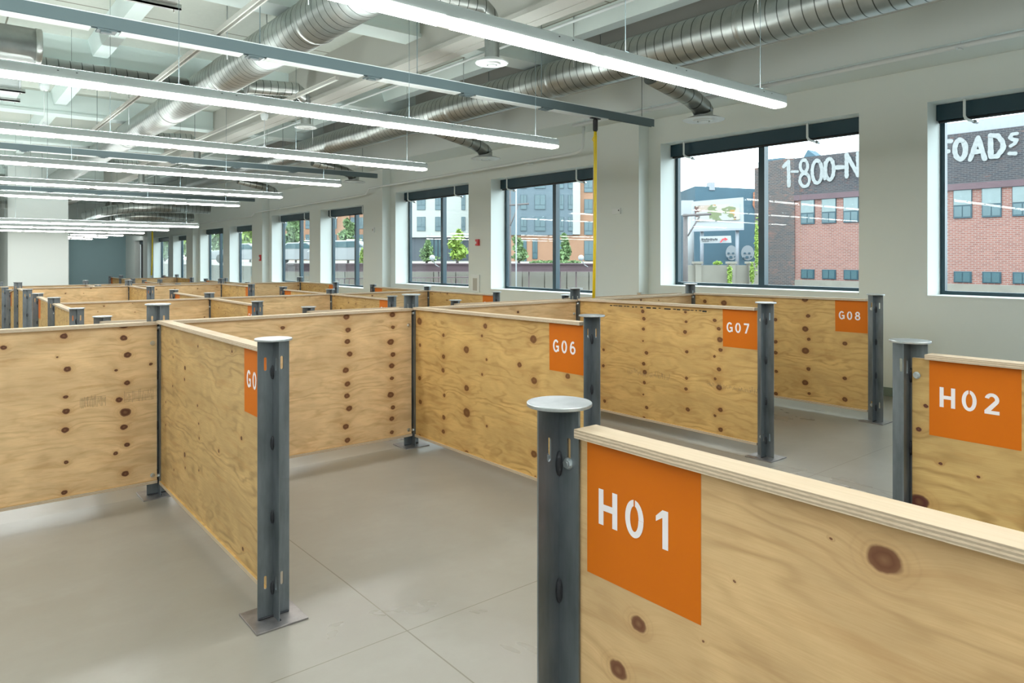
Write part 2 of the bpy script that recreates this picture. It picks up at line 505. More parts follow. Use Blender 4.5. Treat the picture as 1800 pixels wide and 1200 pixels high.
# windows: (y0, y1, z0, z1)
WIN = []
heads = {0: (1.92, -.475), 1: (1.72, -.70), 2: (1.50, -.895), 3: (1.27, -1.10), 4: (1.08, -1.28), 5: (1.0, -1.35), -1: (1.92, -.475)}
for b in range(-1, 6):
    h, s = heads[b]
    for (a0, a1) in ((3.52 + 8.87*b - 3.28, 3.56 + 8.87*b), (4.40 + 8.87*b, 7.72 + 8.87*b)):
        if b == -1 and a1 < -4: continue
        if a1 > YE - .5: continue
        if a0 < YB + .2: continue
        WIN.append((a0, a1, EYE + s, EYE + h, b))
WIN.sort()
bm = bmesh.new()
TW = .50
ycur = YB - .3
for (y0, y1, z0, z1, b) in WIN:
    box(bm, XW, XW+TW, ycur, y0, -.8, ZC)
    box(bm, XW, XW+TW, y0, y1, -.8, z0)
    box(bm, XW, XW+TW, y0, y1, z1, ZC)
    ycur = y1
box(bm, XW, XW+TW, ycur, YE+.3, -.8, ZC)
bmesh.ops.remove_doubles(bm, verts=bm.verts, dist=.0005)
struct('wall_right', bm, M['wall'])
bm = bmesh.new(); box(bm, XL-.3, XL, YB-.3, YE+.3, -.8, ZC); struct('wall_left', bm, M['wall'])
bm = bmesh.new(); box(bm, XL, XW, YB-.3, YB, -.8, ZC); struct('wall_back', bm, M['wall'])
bm = bmesh.new(); box(bm, XL, XW, YE, YE+.3, -.8, ZC); struct('wall_far', bm, M['teal'])
# bulkhead in front of the teal end bay, and the white core walls
bm = bmesh.new(); box(bm, XL, XW, 44.2, 44.5, EYE+1.2, ZC); struct('wall_bulkhead', bm, M['wall'])
bm = bmesh.new(); box(bm, 1.98, 3.72, 29.2, 33.0, fz(30)-.05, ZC); struct('wall_core', bm, M['wall'])
bm = bmesh.new(); box(bm, XL+.01, 2.05, 37.6, 38.0, fz(38)-.05, EYE+1.6); struct('wall_left_core', bm, M['wall'])
bm = bmesh.new(); box(bm, 6.05, 6.35, 49.6, 50.45, fz(50)-.05, EYE+1.25); struct('trim_1', bm, M['wall'])
# columns against the wall
k = 1
for b in range(-1, 5):
    y0 = 7.98 + 8.87*b
    if y0 < YB: continue
    bm = bmesh.new(); box(bm, 9.30, XW + .02, y0, y0 + 1.08, -.6, EYE + 2.36)
    struct('wall_column' if b < 0 else 'wall_column_%d' % (b + 1), bm, M['wall'])
# baseboard along the window wall, following the floor
bm = bmesh.new()
pts = [(max(min(y, YE), YB), z) for y, z in PROFILE]
for (ya, za), (yb, zb) in zip(pts, pts[1:]):
    v = [bm.verts.new(p) for p in ((XW-.015, ya, za), (XW+.01, ya, za), (XW+.01, ya, za+.11), (XW-.015, ya, za+.11),
                                   (XW-.015, yb, zb), (XW+.01, yb, zb), (XW+.01, yb, zb+.11), (XW-.015, yb, zb+.11))]
    for q in ((0,1,2,3),(4,7,6,5),(0,4,5,1),(1,5,6,2),(2,6,7,3),(3,7,4,0)): bm.faces.new([v[i] for i in q])
struct('baseboard_right', bm, M['base'])

# beams, girders, stems (structure of the ceiling)
bm = bmesh.new(); box(bm, 8.67, XW, YB, YE, EYE+2.35, ZC); struct('ceiling_edge_beam', bm, M['wall'])
for i, xc in enumerate((7.75, 5.1)):
    bm = bmesh.new()
    box(bm, xc-.19, xc+.19, YB, 44.1, EYE+2.6, EYE+2.66)
    box(bm, xc-.13, xc+.13, YB, 44.1, EYE+2.66, EYE+2.66+.64)
    box(bm, xc+.03, xc+.04, YB, 44.1, EYE+2.592, EYE+2.6)
    struct('ceiling_beam_%d' % (i+1), bm, M['beam_paint'])
for i in range(-1, 9):
    y0 = 8.0 + 4.43*i
    if y0 > 44: continue
    bm = bmesh.new(); box(bm, XL, 8.67, y0, y0+.32, EYE+2.9, ZC + .01)
    box(bm, XL, 8.67, y0-.04, y0+.36, EYE+2.88, EYE+2.93)
    struct('ceiling_girder_%d' % (i+2), bm, M['girder'])
for i, xs in enumerate((7.0, 3.9, 2.0, .1, -1.8, -3.7, -5.6, -7.5)):
    bm = bmesh.new()
    v = []
    for y in (YB, 44.1):
        v.append([bm.verts.new((xs+dx, y, z)) for dx, z in ((-.10, ZC-.24), (.10, ZC-.24), (.17, ZC+.01), (-.17, ZC+.01))])
    for q in range(4): bm.faces.new((v[0][q], v[0][(q+1)%4], v[1][(q+1)%4], v[1][q]))
    bm.faces.new(v[0][::-1]); bm.faces.new(v[1])
    struct('ceiling_stem_%d' % (i+1), bm, M['ceil'])

# ------------------------------------------------------------------ windows with frames, panes; shades and sprinklers
for i, (y0, y1, z0, z1, b) in enumerate(WIN):
    X0, X1 = 9.95, 10.03
    ym = (y0+y1)/2
    bm = bmesh.new()
    box(bm, X0, X1, y0, y1, z0, z0+.05); box(bm, X0, X1, y0, y1, z1-.05, z1)
    box(bm, X0, X1, y0, y0+.055, z0+.05, z1-.05); box(bm, X0, X1, y1-.055, y1, z0+.05, z1-.05)
    box(bm, X0-.03, X1, ym-.05, ym+.05, z0+.05, z1-.05)
    w = obj('window_%d' % (i+1), bm, M['navy']); w['kind'] = 'structure'
    for (a, c) in ((y0+.055, ym-.05), (ym+.05, y1-.055)):
        g = bmesh.new(); box(g, 9.985, 9.993, a, c, z0+.05, z1-.05); obj('pane', g, M['glass'], w)
    bm = bmesh.new(); box(bm, XW-.012, 9.96, y0, y1, z0-.02, z0+.004); obj('sill', bm, M['wall'], w)
# ordinal list for the shades actually in view (right to left)
inview = [w for w in WIN if w[1] > 2.5]
names = ['showing the FOAD lettering', 'showing the 1-800 lettering', 'beside the yellow cord',
         'just left of the fire alarm', 'fifth from the right', 'sixth from the right', 'seventh from the right', 'eighth from the right',
         'ninth from the right', 'tenth from the right', 'eleventh from the right', 'farthest away']
for i, (y0, y1, z0, z1, b) in enumerate(inview):
    t = thing('roller_shade', 'dark rolled-up shade over the window ' + names[i], 'window shade', (9.86, (y0+y1)/2, z1-.005), group='roller shades at the window heads')
    h = (y1-y0)/2 - .004
    bm = bmesh.new(); box(bm, -.045, .06, -h, h, -.195, -.0)
    obj('valance', bm, M['navy'], t)
    bm = bmesh.new(); tube(bm, [(.015, -h+.01, -.205), (.015, h-.01, -.205)], .022, 10); obj('rolled_fabric', bm, M['black'], t)
    if i > 1:
        bm = bmesh.new(); tube(bm, [(.05, h-.13, -.2), (.05, h-.13, z0-z1+.15)], .006, 6)
        obj('pull_chain', bm, M['navy'], t)
    if y1 > 46:
        bm = bmesh.new(); box(bm, .03, .036, -h+.03, h-.03, z0-z1+.02, -.19); obj('blind_cloth', bm, M['black'], t)
        continue
    for q, yy in enumerate((y0 + .81, y1 - .35)):
        if y0 < .5 and q == 0: continue
        if y1 > 33: continue
        side = 'right' if q == 0 else 'left'
        bm = bmesh.new()
        tube(bm, [(0,0,0), (0,0,-.03), (0,0,-.2), (.02,-.01,-.235), (.07,-.03,-.25), (.15,-.06,-.262)], [.016,.016,.016,.018,.016,.014], 10)
        s = thing('window_sprinkler', 'white bent sprinkler pipe at the %s of the window %s' % (side, names[i]), 'sprinkler', (9.72, yy, z1), group='sprinkler pipes over the windows')
        obj('pipe', bm, M['white_metal'], s)
        bm = bmesh.new(); tube(bm, [(.14,-.056,-.26), (.19,-.076,-.268)], .024, 8); obj('sprinkler_head', bm, M['steel_bolt'], s)

# ------------------------------------------------------------------ steel posts
def stadium_plate(bm, x0, x1, h, th, slots, sw=.014, sl=.066, axis='x'):
    """vertical plate between x0..x1, height h, with rounded slots at heights; built in (x,z), thickness y0..y1"""
    y0, y1 = th
    if x0 > x1: x0, x1 = x1, x0
    def put(x, z, y):
        return bm.verts.new((x, y, z)) if axis == 'x' else bm.verts.new((y, x, z))
    xc = (x0 + x1) / 2
    def rect(za, zb):
        A = [put(x, z, y) for y in (y0, y1) for x, z in ((x0, za), (x1, za), (x1, zb), (x0, zb))]
        bm.faces.new(A[0:4]); bm.faces.new(A[4:8][::-1])
        for a in (1, 3):
            b_ = (a+1) % 4; bm.faces.new((A[a], A[b_], A[4+b_], A[4+a]))
        return A
    zs = 0.0
    for zc in sorted(slots):
        za, zb = zc - sl/2 - .01, zc + sl/2 + .01
        rect(zs, za)
        # ring
        n = 20
        inner, outer = [], []
        for k in range(n):
            a = 2*math.pi*(k+.5)/n
            ix = sw/2*math.cos(a); iz = sw/2*math.sin(a) + (sl/2 - sw/2)*(1 if math.sin(a) > 0 else -1)
            inner.append((xc+ix, zc+iz))
            hw, hh = (x1-x0)/2, (zb-za)/2
            c, s_ = math.cos(a), math.sin(a)
            tt = min(hw/abs(c) if abs(c) > 1e-6 else 9, hh/abs(s_) if abs(s_) > 1e-6 else 9)
            outer.append((xc+c*tt, zc+s_*tt))
        for y, fl in ((y0, 0), (y1, 1)):
            I = [put(px, pz, y) for px, pz in inner]; O = [put(px, pz, y) for px, pz in outer]
            for k in range(n):
                j = (k+1) % n; bm.faces.new((O[k], O[j], I[j], I[k]))
            for cx, cz in ((x0,za),(x1,za),(x1,zb),(x0,zb)):   # corner fillers
                ca = math.atan2(cz-zc, cx-xc) % (2*math.pi)
                k = int((ca/(2*math.pi)*n) - .5) % n; j = (k+1) % n
                bm.faces.new((O[k], put(cx, cz, y), O[j]))
        A = [put(px, pz, y0) for px, pz in inner]; B = [put(px, pz, y1) for px, pz in inner]
        for k in range(n):
            j = (k+1) % n; bm.faces.new((A[k], A[j], B[j], B[k]))
        for x in (x0, x1):
            bm.faces.new([put(x, za, y0), put(x, zb, y0), put(x, zb, y1), put(x, za, y1)])
        zs = zb
    rect(zs, h)
ARM = .076
def make_post(h, label, loc):
    t = thing('steel_post', label, 'post', loc, group='steel partition posts')
    slots = (.178, h-.120)
    G = .0035
    # two angle irons back to back: one in the +x/+y corner, one in the -x/-y corner
    for sg in (1, -1):
        bm = bmesh.new()
        stadium_plate(bm, G*sg, (ARM+G)*sg, h-.006, ((G-.0055)*sg, G*sg) if sg > 0 else (-G, -G+.0055), slots, axis='x')
        stadium_plate(bm, G*sg, (ARM+G)*sg, h-.006, ((G-.0055)*sg, G*sg) if sg > 0 else (-G, -G+.0055), slots, axis='y')
        for v in bm.verts: v.co.z += .006
        bmesh.ops.remove_doubles(bm, verts=bm.verts, dist=.0001)
        obj('angle_iron', bm, M['steel'], t)
    bm = bmesh.new(); lathe(bm, [(0, h), (.089, h), (.0905, h+.0015), (.0905, h+.0085), (.089, h+.01), (0, h+.01)], 40)
    obj('cap_plate', bm, M['cap'], t)
    bm = bmesh.new(); box(bm, -.127, .127, -.127, .127, 0, .009); obj('base_plate', bm, M['baseplate'], t, bevel=.0015)
    for wz in (h*.11, h*.365, h*.63, h*.885):
        bm = bmesh.new()
        for sx, sy in ((1,-1), (-1,1), (-1,-1)):
            vs = bmesh.ops.create_icosphere(bm, subdivisions=2, radius=1)['verts']
            for v in vs: v.co = Vector((v.co.x*.012 + sx*.006, v.co.y*.012 + sy*.006, v.co.z*.036 + wz))
        o = obj('weld_bead', bm, M['weld'], t)
    bm = bmesh.new()   # foot welds
    tube(bm, [(-.075, -.006, .012), (.075, -.006, .012)], .005, 6); tube(bm, [(.006, -.075, .012), (.006, .075, .012)], .005, 6)
    obj('foot_weld', bm, M['weld'], t)
    return t
def bolt_mesh(axis, sg):
    """hex head with washer; axis 'x' = head faces along x*sg"""
    bm = bmesh.new()
    def ring(r, n, w0, w1, rot=0):
        A = []
        for w in (w0, w1):
            A.append([bm.verts.new((w*sg, r*math.cos(2*math.pi*k/n+rot), r*math.sin(2*math.pi*k/n+rot)) if axis == 'x'
                                   else (r*math.cos(2*math.pi*k/n+rot), w*sg, r*math.sin(2*math.pi*k/n+rot))) for k in range(n)])
        for k in range(n): bm.faces.new((A[0][k], A[0][(k+1)%n], A[1][(k+1)%n], A[1][k]))
        bm.faces.new(A[0][::-1]); bm.faces.new(A[1])
    ring(.0165, 20, .0, .003); ring(.0125, 6, .003, .0115, .2); ring(.0075, 12, .0115, .0125)
    return mesh_of('hex_bolt', bm, M['steel_bolt'])
BOLT = {('x',1): bolt_mesh('x',1), ('x',-1): bolt_mesh('x',-1), ('y',1): bolt_mesh('y',1), ('y',-1): bolt_mesh('y',-1)}
def add_bolt(post, loc, key):
    o = bpy.data.objects.new('hex_bolt', BOLT[key]); COL.objects.link(o); o.parent = post; o.location = loc; return o

COLX = [1.31, 3.55, 5.75, 7.92]
def px(c, Y):
    if Y < 2: return (1.345, 3.655, 5.8, 8.0)[c]
    return COLX[c] + .0125*(Y - 3.47)
# row: (Y, cap height above its floor, name of the row)
ROWS = [(1.44, 1.37, 'H row front'), (3.47, 1.37, 'G row front'), (5.92, 1.445, 'G row back'), (8.4, 1.37, 'row just behind G'),
        (10.25, 1.37, 'third stall block front'), (12.64, 1.40, 'third stall block middle'), (15.05, 1.37, 'third stall block far side'),
        (17.1, 1.37, 'fourth stall block front'), (19.5, 1.45, 'fourth stall block middle'), (21.95, 1.37, 'fourth stall block far side'),
        (24.0, 1.37, 'fifth stall block front'), (26.4, 1.45, 'fifth stall block middle'), (28.85, 1.37, 'fifth stall block far side'),
        (30.9, 1.37, 'sixth stall block front'), (33.3, 1.45, 'sixth stall block middle'), (35.7, 1.37, 'sixth stall block far side')]
ROWLAB = {0: 'in the nearest row, holding the %s partition', 1: 'at the near end of the %s partition', 2: 'at the back end of the %s partition'}
TAGS = {0: ['H01','H02','H03','H04'], 1: ['G05','G06','G07','G08']}
POST = {}
protos = {}
for r, (Y, h, nm) in enumerate(ROWS):
    for c in range(4):
        if r == 0 and c > 1: continue
        if Y > 28 and c < 2: continue
        X = px(c, Y); z = fz(Y)
        if r in (0, 1): lab = 'dark steel cross-shaped post with round cap ' + (ROWLAB[r] % TAGS[r][c])
        elif r == 2: lab = 'tall steel post with round cap at the back end of the %s partition' % TAGS[1][c]
        else: lab = 'steel post with round cap, %s from left in the %s' % (ORD[c], nm)
        loc = (X, Y, z)
        if h not in protos:
            protos[h] = make_post(h, lab, loc); POST[(r,c)] = protos[h]
        else: POST[(r,c)] = dup(protos[h], loc, (0,0,0), lab)
for c in range(4):
    for r, sgn in ((0, -1), (1, 1), (2, -1)):
        if (r, c) not in POST: continue
        h = ROWS[r][1]
        for zz in ((h-.150), .175):
            add_bolt(POST[(r,c)], (-.0285 if (r, c) == (0, 1) else -.0035, sgn*(ARM*.5+.0035), zz - (.02 if r == 2 else 0)), ('x', -1))
for c in range(4):   # bolts through the back panels' ends on the row behind G
    for zz in (1.16, .16):
        add_bolt(POST[(2,c)], (-.045, -.0275, zz), ('y', -1))
        if c < 3 and c > 0: add_bolt(POST[(2,c)], (.05, -.0275, zz), ('y', -1))

# ------------------------------------------------------------------ plywood partitions
T = .022
def band(cx, cy, rx, ry, th, a0, a1, n=18):
    """elliptic arc band as quads in glyph units (height 1)"""
    q = []
    for k in range(n):
        A = []
        for a in (a0 + (a1-a0)*k/n, a0 + (a1-a0)*(k+1)/n):
            c, s_ = math.cos(math.radians(a)), math.sin(math.radians(a))
            A.append(((cx+rx*c, cy+ry*s_), (cx+(rx-th)*c, cy+(ry-th*.92)*s_)))
        q.append((A[0][0], A[1][0], A[1][1], A[0][1]))
    return q
def bar(x0, y0, x1, y1): return [((x0,y0),(x1,y0),(x1,y1),(x0,y1))]
GL = {
 'H': bar(-.36,0,-.17,1) + bar(.17,0,.36,1) + bar(-.18,.41,.18,.59),
 'E': bar(-.30,0,-.11,1) + bar(-.12,.82,.30,1) + bar(-.12,.41,.24,.59) + bar(-.12,0,.30,.18),
 '0': band(0,.5,.33,.51,.18,0,360,32),
 '1': bar(-.02,0,.17,1) + [((-.02,1),(-.24,.80),(-.24,.66),(-.02,.80))] + [((-.02,.80),(-.02,1),(.05,1),(.05,.80))],
 '2': band(0,.70,.31,.31,.18,168,-28) + [((.30,.62),(.14,.50),(-.32,.04),(-.05,.16))] + [((.275,.555),(.12,.66),(-.32,.16),(-.05,.16))] + bar(-.32,0,.32,.17),
 'G': band(0,.5,.37,.51,.18,42,322,26) + bar(.02,.38,.36,.54) + bar(.20,.08,.36,.50),
 '5': bar(-.24,.83,.28,1) + [((-.26,.46),(-.08,.46),(-.06,.92),(-.22,.92))] + band(-.01,.33,.32,.34,.18,138,-150),
 '6': band(0,.32,.32,.33,.17,0,360,28) + band(.03,.42,.35,.59,.18,62,190),
 '7': bar(-.30,.83,.30,1) + [((.12,.84),(.30,.84),(-.0,0),(-.20,0))],
 '8': band(0,.735,.28,.27,.16,0,360,26) + band(0,.29,.33,.30,.17,0,360,28),
}
def chars(bm, txt, cx, cz, height, pitch, y, yn, mirror=1):
    """stencil characters as thin faces on the sheet, reading left to right from the labelled side"""
    for k, ch in enumerate(txt):
        x = cx + (k - (len(txt)-1)/2) * pitch
        for iq, q in enumerate(GL[ch]):
            vs = [bm.verts.new(((x + px_*height*.98)*mirror, y + yn*.00002*iq, cz + (pz_-.5)*height)) for px_, pz_ in q]
            bm.faces.new(vs)
def partition(A, B, ztop_a, ztop_b, zbot_a, zbot_b, label, mat, side='a', ga=.0, gb=.0, oy=.0, capa=.09, capb=.09, lab=None, tint=(1,1,1,1), board=True, text=None):
    """sheet from post A to post B. oy = sideways offset of the sheet centre in local y"""
    A = Vector((A[0], A[1], 0)); B = Vector((B[0], B[1], 0))
    d = B - A; L = d.length; yaw = math.atan2(d.y, d.x); pitch = math.atan2(zbot_b - zbot_a, L)
    t = thing('plywood_partition', label, 'partition', (A.x, A.y, zbot_a), (0, -pitch, yaw), group='plywood stall partitions')
    H = ztop_a - zbot_a - .05
    bm = bmesh.new()
    v = box(bm, ga, L-gb, oy-T/2, oy+T/2, .024, .026+H)
    # side faces = plies
    for f in bm.faces:
        n = f.calc_center_median()
        if abs(n.y-oy) < .001: f.material_index = 1
    s = obj('sheet', bm, [mat, M['edge']], t); s.color = tint
    for nm, z0 in (('top_board', .026+H), ('bottom_board', 0)):
        bm = bmesh.new(); hw = .042 if nm == 'top_board' else .026
        box(bm, capa, L-capb, oy-hw, oy+hw, z0, z0+.024)
        for f in bm.faces:
            cz = f.calc_center_median().z
            if abs(cz - z0 - .012) < .001: f.material_index = 1
        o = obj(nm, bm, [M['board'] if nm == 'top_board' else M['ply_gold'], M['edge']], t, bevel=.0012)
    if lab:
        # lab = (x0, x1, face sign, text)
        x0, x1, sg, text = lab
        zt = .026+H-.002; zb = zt-.352
        yy = oy + sg*(T/2)
        bm = bmesh.new(); box(bm, x0, x1, yy, yy+sg*.0008, zb, zt); lo = obj('label', bm, M['orange'], t)
        lo['label'] = 'orange painted square' + (' reading ' + text if text else '')
        if text:
            bm = bmesh.new()
            # reading direction: seen from sg side
            wdt = x1-x0
            if sg < 0: cx = x0 + wdt*.455; mir = 1
            else: cx = x0 + wdt*.545; mir = -1
            yl = yy + sg*.0013
            if mir == 1: chars(bm, text, cx, zt-.167, .092, .089, yl, -1, 1)
            else: chars(bm, text, -cx, zt-.167, .092, .089, yl, 1, -1)
            le = obj('lettering', bm, M['lettering'], lo); le['label'] = 'white stencilled ' + text
            # stencil bridges of the zero
            bm = bmesh.new()
            for dz in (.038, -.038):
                box(bm, cx-.0022, cx+.0022, yl-.0003, yl+sg*.0004, zt-.167+dz-.012, zt-.167+dz+.012)
            obj('stencil_bridge', bm, M['orange'], lo)
    return t

# knot lists from the photo, converted into each sheet's own coordinates
def knotsX(A, Xp, sgn, zb, pix, slope=0):
    out = []
    for (u, v, r) in pix:
        p = atX(u, v, Xp); d = p.x / ray(u)[0]
        out.append((abs(p.y - A[1]), p.z - zb, r * d / 1249))
    return out
def knotsY(A, Yp, zb, pix):
    out = []
    for (u, v, r) in pix:
        p = atY(u, v, Yp); d = p.y / ray(u)[1]
        out.append((p.x - A[0], p.z - zb, r * d / 1249))
    return out
def P(r, c): 
    l = POST[(r,c)].location; return (l.x, l.y)
ztf = EYE - .455; zbf = EYE - 1.69; ztr = EYE - .487; zbr = EYE - 1.712

kH1 = knotsX((0, 1.44), 1.345, -1, zbf, [(1553, 985, 30), (1120, 1097, 17), (1085, 1178, 20), (1235, 1128, 3), (1460, 948, 3), (1290, 1022, 3)])
M['ply_H01'] = ply_mat('plywood_first_panel', (.65, .45, .235), (.47, .28, .12), kH1, streak=.42, rnd=False, knotdark=(.15, .06, .03), halo=(.45, .26, .11))
kH2 = knotsX((0, 1.44), 3.63, -1, zbf, [(1616, 882, 16), (1615, 754, 5), (1627, 713, 4), (1653, 815, 3), (1720, 838, 3)])
M['ply_H02'] = ply_mat('plywood_second_panel', (.58, .40, .165), (.40, .23, .07), kH2, streak=.75, rnd=False, knotdark=(.09, .025, .02))
g5 = [(350,605,3),(413,616,3),(326,643,5),(325,663,3.5),(304,623,2.5),(303,674,2.5),(349,709,3),(351,741,3),(352,767,3),(290,702,2.5),(388,790,4),(430,768,5),(325,795,5.5),(326,818,3),(305,821,2.5),(432,962,4),(351,823,2.5),(290,742,2.5)]
M['ply_G05'] = ply_mat('plywood_G_first', (.56, .385, .175), (.37, .235, .095), knotsX((0, 3.47), 1.335, 1, zbf, g5), streak=.62, rnd=False, grain=1.5)
g6 = [(733,561,8),(851,547+24,6),(776,586,4),(734,603,4),(817,612,8),(776,624,5),(775,648,5),(733,661,5),(734,703,5),(817,680,7),(777,692,4),(817,723,10),(776,731,5),(775,756,5),(733,765,6),(817,795,7),(937,595,9),(912,640,6),(938,668,8),(937,797,8),(845,588,3),(845,656,3),(853,747,3),(998,661,6),(853,630,3),(939,838,4)]
M['ply_G06'] = ply_mat('plywood_G_second', GOLD, GOLDD, knotsX((0, 3.47), 3.55, 1, zbf, g6), streak=.62, rnd=False, knotdark=(.16, .065, .02))
g7 = [(1131,545,4),(1133,558,4),(1132,576,3.5),(1131,597,2),(1137,618,4),(1132,637,4),(1134,652,5),(1133,670,3.5),(1131,691,2),(1137,714,4),(1132,733,4),(1060,552,3),(1061,612,3),(1060,640,3.5),(1062,702,3.5),(1207,547,3),(1208,564,3),(1206,582,4),(1209,617,3.5),(1208,663,3.5),(1207,682,4),(1210,718,4.5),(1259,562,4),(1266,577,4),(1268,596,6),(1269,614,4.5),(1258,625,3),(1266,648,4.5),(1259,665,3),(1266,680,6),(1268,719,5),(1258,729,3),(1268,754,5)]
M['ply_G07'] = ply_mat('plywood_G_third', GOLD, GOLDD, knotsX((0, 3.47), 5.77, 1, zbf, g7), streak=.5, rnd=False, knotdark=(.13, .05, .018))
g8 = [(1240,527,4),(1274,530,6),(1363,530,3),(1365,560,4),(1365,599,4),(1365,618,4),(1366,651,3.5),(1365,690,4),(1418,525,6),(1423,554,4),(1418,577,6),(1424,595,3.5),(1418,615,7),(1423,647,4),(1417,671,6),(1424,690,3),(1488,603,4.5),(1487,664,4),(1487,701,5)]
M['ply_G08'] = ply_mat('plywood_G_fourth', GOLD, GOLDD, knotsX((0, 3.47), 7.95, 1, zbf, g8), streak=.5, rnd=False, knotdark=(.13, .05, .018))
rA = [(113,591,6),(218,594,6),(225,624,6.5),(119,649,6),(224,673,5),(205,651,3),(116,698,4),(210,703,6),(117,723,6),(221,725,9),(219,751,6),(115,756,6),(224,782,5),(204,797,4),(117,813,4),(221,833,6),(114,866,5),(7,611,5),(101,628,2),(266,640,3),(218,570,9)]
M['ply_rearA'] = ply_mat('plywood_rear_left', PALE, PALED, knotsY((px(0,5.92)-2.21, 0), 5.88, zbr, rA), streak=.36, rnd=False, knotdark=(.10, .035, .018))
rB = [(610,557,6),(613,580,5.5),(612,600,5.5),(616,622,5.5),(609,651,6),(612,675,5.5),(611,696,5.5),(615,718,6),(609,750,6),(612,774,5.5),(691,553,5.5),(692,575,4),(688,601,6.5),(692,623,5),(690,643,5.5),(690,665,4),(688,694,6.5),(692,716,4.5),(690,736,5),(690,760,4),(498,576,4),(497,765,4)]
M['ply_rearB'] = ply_mat('plywood_rear_middle', PALE, PALED, knotsY((px(0,5.92), 0), 5.88, zbr, rB), streak=.42, rnd=False, knotdark=(.14, .055, .022))

EDGE_OFF = .003 + T/2 + .001
# H row dividers run from their post toward the camera side (-Y); local y = +X, so the sheet sits at +y
partition(P(0,0), (P(0,0)[0], P(0,0)[1]-2.44), ztf, ztf, zbf, zbf, 'big plywood partition with the orange H01 square, nearest the camera', M['ply_H01'],
          ga=.02, gb=.02, oy=EDGE_OFF, lab=(.105, .465, -1, 'H01'), capa=.085)
partition(P(0,1), (P(0,1)[0], P(0,1)[1]-2.44), ztf, ztf, zbf, zbf, 'plywood partition with the orange H02 square at the right edge', M['ply_H02'],
          ga=.02, gb=.02, oy=-EDGE_OFF, lab=(.095, .46, -1, 'H02'), capa=.085)
gm = ['ply_G05', 'ply_G06', 'ply_G07', 'ply_G08']
for c in range(4):
    A, B = P(1,c), P(2,c)
    t = partition(A, B, ztf, ztr, zbf, zbr, 'plywood partition with the orange %s square near its post' % TAGS[1][c], M[gm[c]],
                  ga=.012, gb=.012, oy=-EDGE_OFF, lab=(.078, .44, 1, TAGS[1][c]), capa=.085, capb=.085)
    if c == 2:   # faint grade stamps and black marking at the top edge
        rnd = random.Random(5)
        def stamp(u0, v0, u1, v1, n, nm='grade_stamp', mat='ink', Xp=5.745):
            bm = bmesh.new()
            p0 = atX(u0, v0, Xp); p1 = atX(u1, v1, Xp)
            lo = sorted((p0.y, p1.y)); lz = sorted((p0.z, p1.z))
            for q in range(n):
                yy = lo[0] + (lo[1]-lo[0])*(q+rnd.random()*.6)/n
                xl = yy - A[1]; z0 = rnd.uniform(0, .35); z1 = z0 + rnd.uniform(.25, .65)
                w = rnd.uniform(.0012, .0035) if nm == 'grade_stamp' else rnd.uniform(.006, .03)
                box(bm, xl, xl+w, -EDGE_OFF+T/2, -EDGE_OFF+T/2+.0006, lz[0]-zbf+(lz[1]-lz[0])*z0, lz[0]-zbf+(lz[1]-lz[0])*z1)
                if rnd.random() < .5:
                    zz = lz[0]-zbf+(lz[1]-lz[0])*rnd.random()
                    box(bm, xl, xl+w*4, -EDGE_OFF+T/2, -EDGE_OFF+T/2+.0006, zz, zz+.002)
            o = obj(nm, bm, M[mat], t)
        stamp(1100, 642, 1176, 668, 40); stamp(1242, 668, 1336, 694, 52)
        bm = bmesh.new()
        x = .62
        for q in range(26):
            w = rnd.uniform(.012, .09); hh = rnd.uniform(.004, .012)
            box(bm, x, x+w, -EDGE_OFF+T/2, -EDGE_OFF+T/2+.0006, 1.185-hh-.006, 1.183)
            x += w + rnd.uniform(.006, .05)
            if x > 1.9: break
        o = obj('black_edge_marking', bm, M['blackink'], t)
# back panels of the G row, along X, on the near side of the posts
for c in range(-1, 3):
    if c == -1: A = (P(2,0)[0]-2.21, 5.92); B = P(2,0); lab = 'pale knotty plywood back panel at the left edge of the photo'
    else:
        A, B = P(2,c), P(2,c+1); lab = 'plywood back panel between the far ends of the %s and %s partitions' % (TAGS[1][c], TAGS[1][c+1])
    mt = M['ply_rearA'] if c == -1 else M['ply_rearB'] if c == 0 else M['ply_pale']
    t = partition(A, B, ztr, ztr, zbr, zbr, lab, mt, ga=.034, gb=.014, oy=-EDGE_OFF-.0025, capa=.075, capb=.014)
    if c == -1:
        rnd = random.Random(9); bm = bmesh.new()
        for (u0, v0, u1, v1, n) in ((140, 690, 186, 718, 26), (218, 680, 270, 708, 24)):
            p0 = atY(u0, v1, 5.90); p1 = atY(u1, v0, 5.90)
            for q in range(n):
                xl = p0.x - A[0] + (p1.x-p0.x)*(q+rnd.random()*.6)/n
                z0 = p0.z - zbr + (p1.z-p0.z)*rnd.uniform(0,.3); z1 = p0.z - zbr + (p1.z-p0.z)*rnd.uniform(.5,1)
                yf = -EDGE_OFF-.0025-T/2
                box(bm, xl, xl+.0015, yf-.0006, yf, z0, z1)
            for q in range(3):
                zz = p0.z - zbr + (p1.z-p0.z)*rnd.random(); box(bm, p0.x-A[0], p1.x-A[0], yf-.0006, yf, zz, zz+.0015)
        obj('grade_stamp', bm, M['ink'], t)
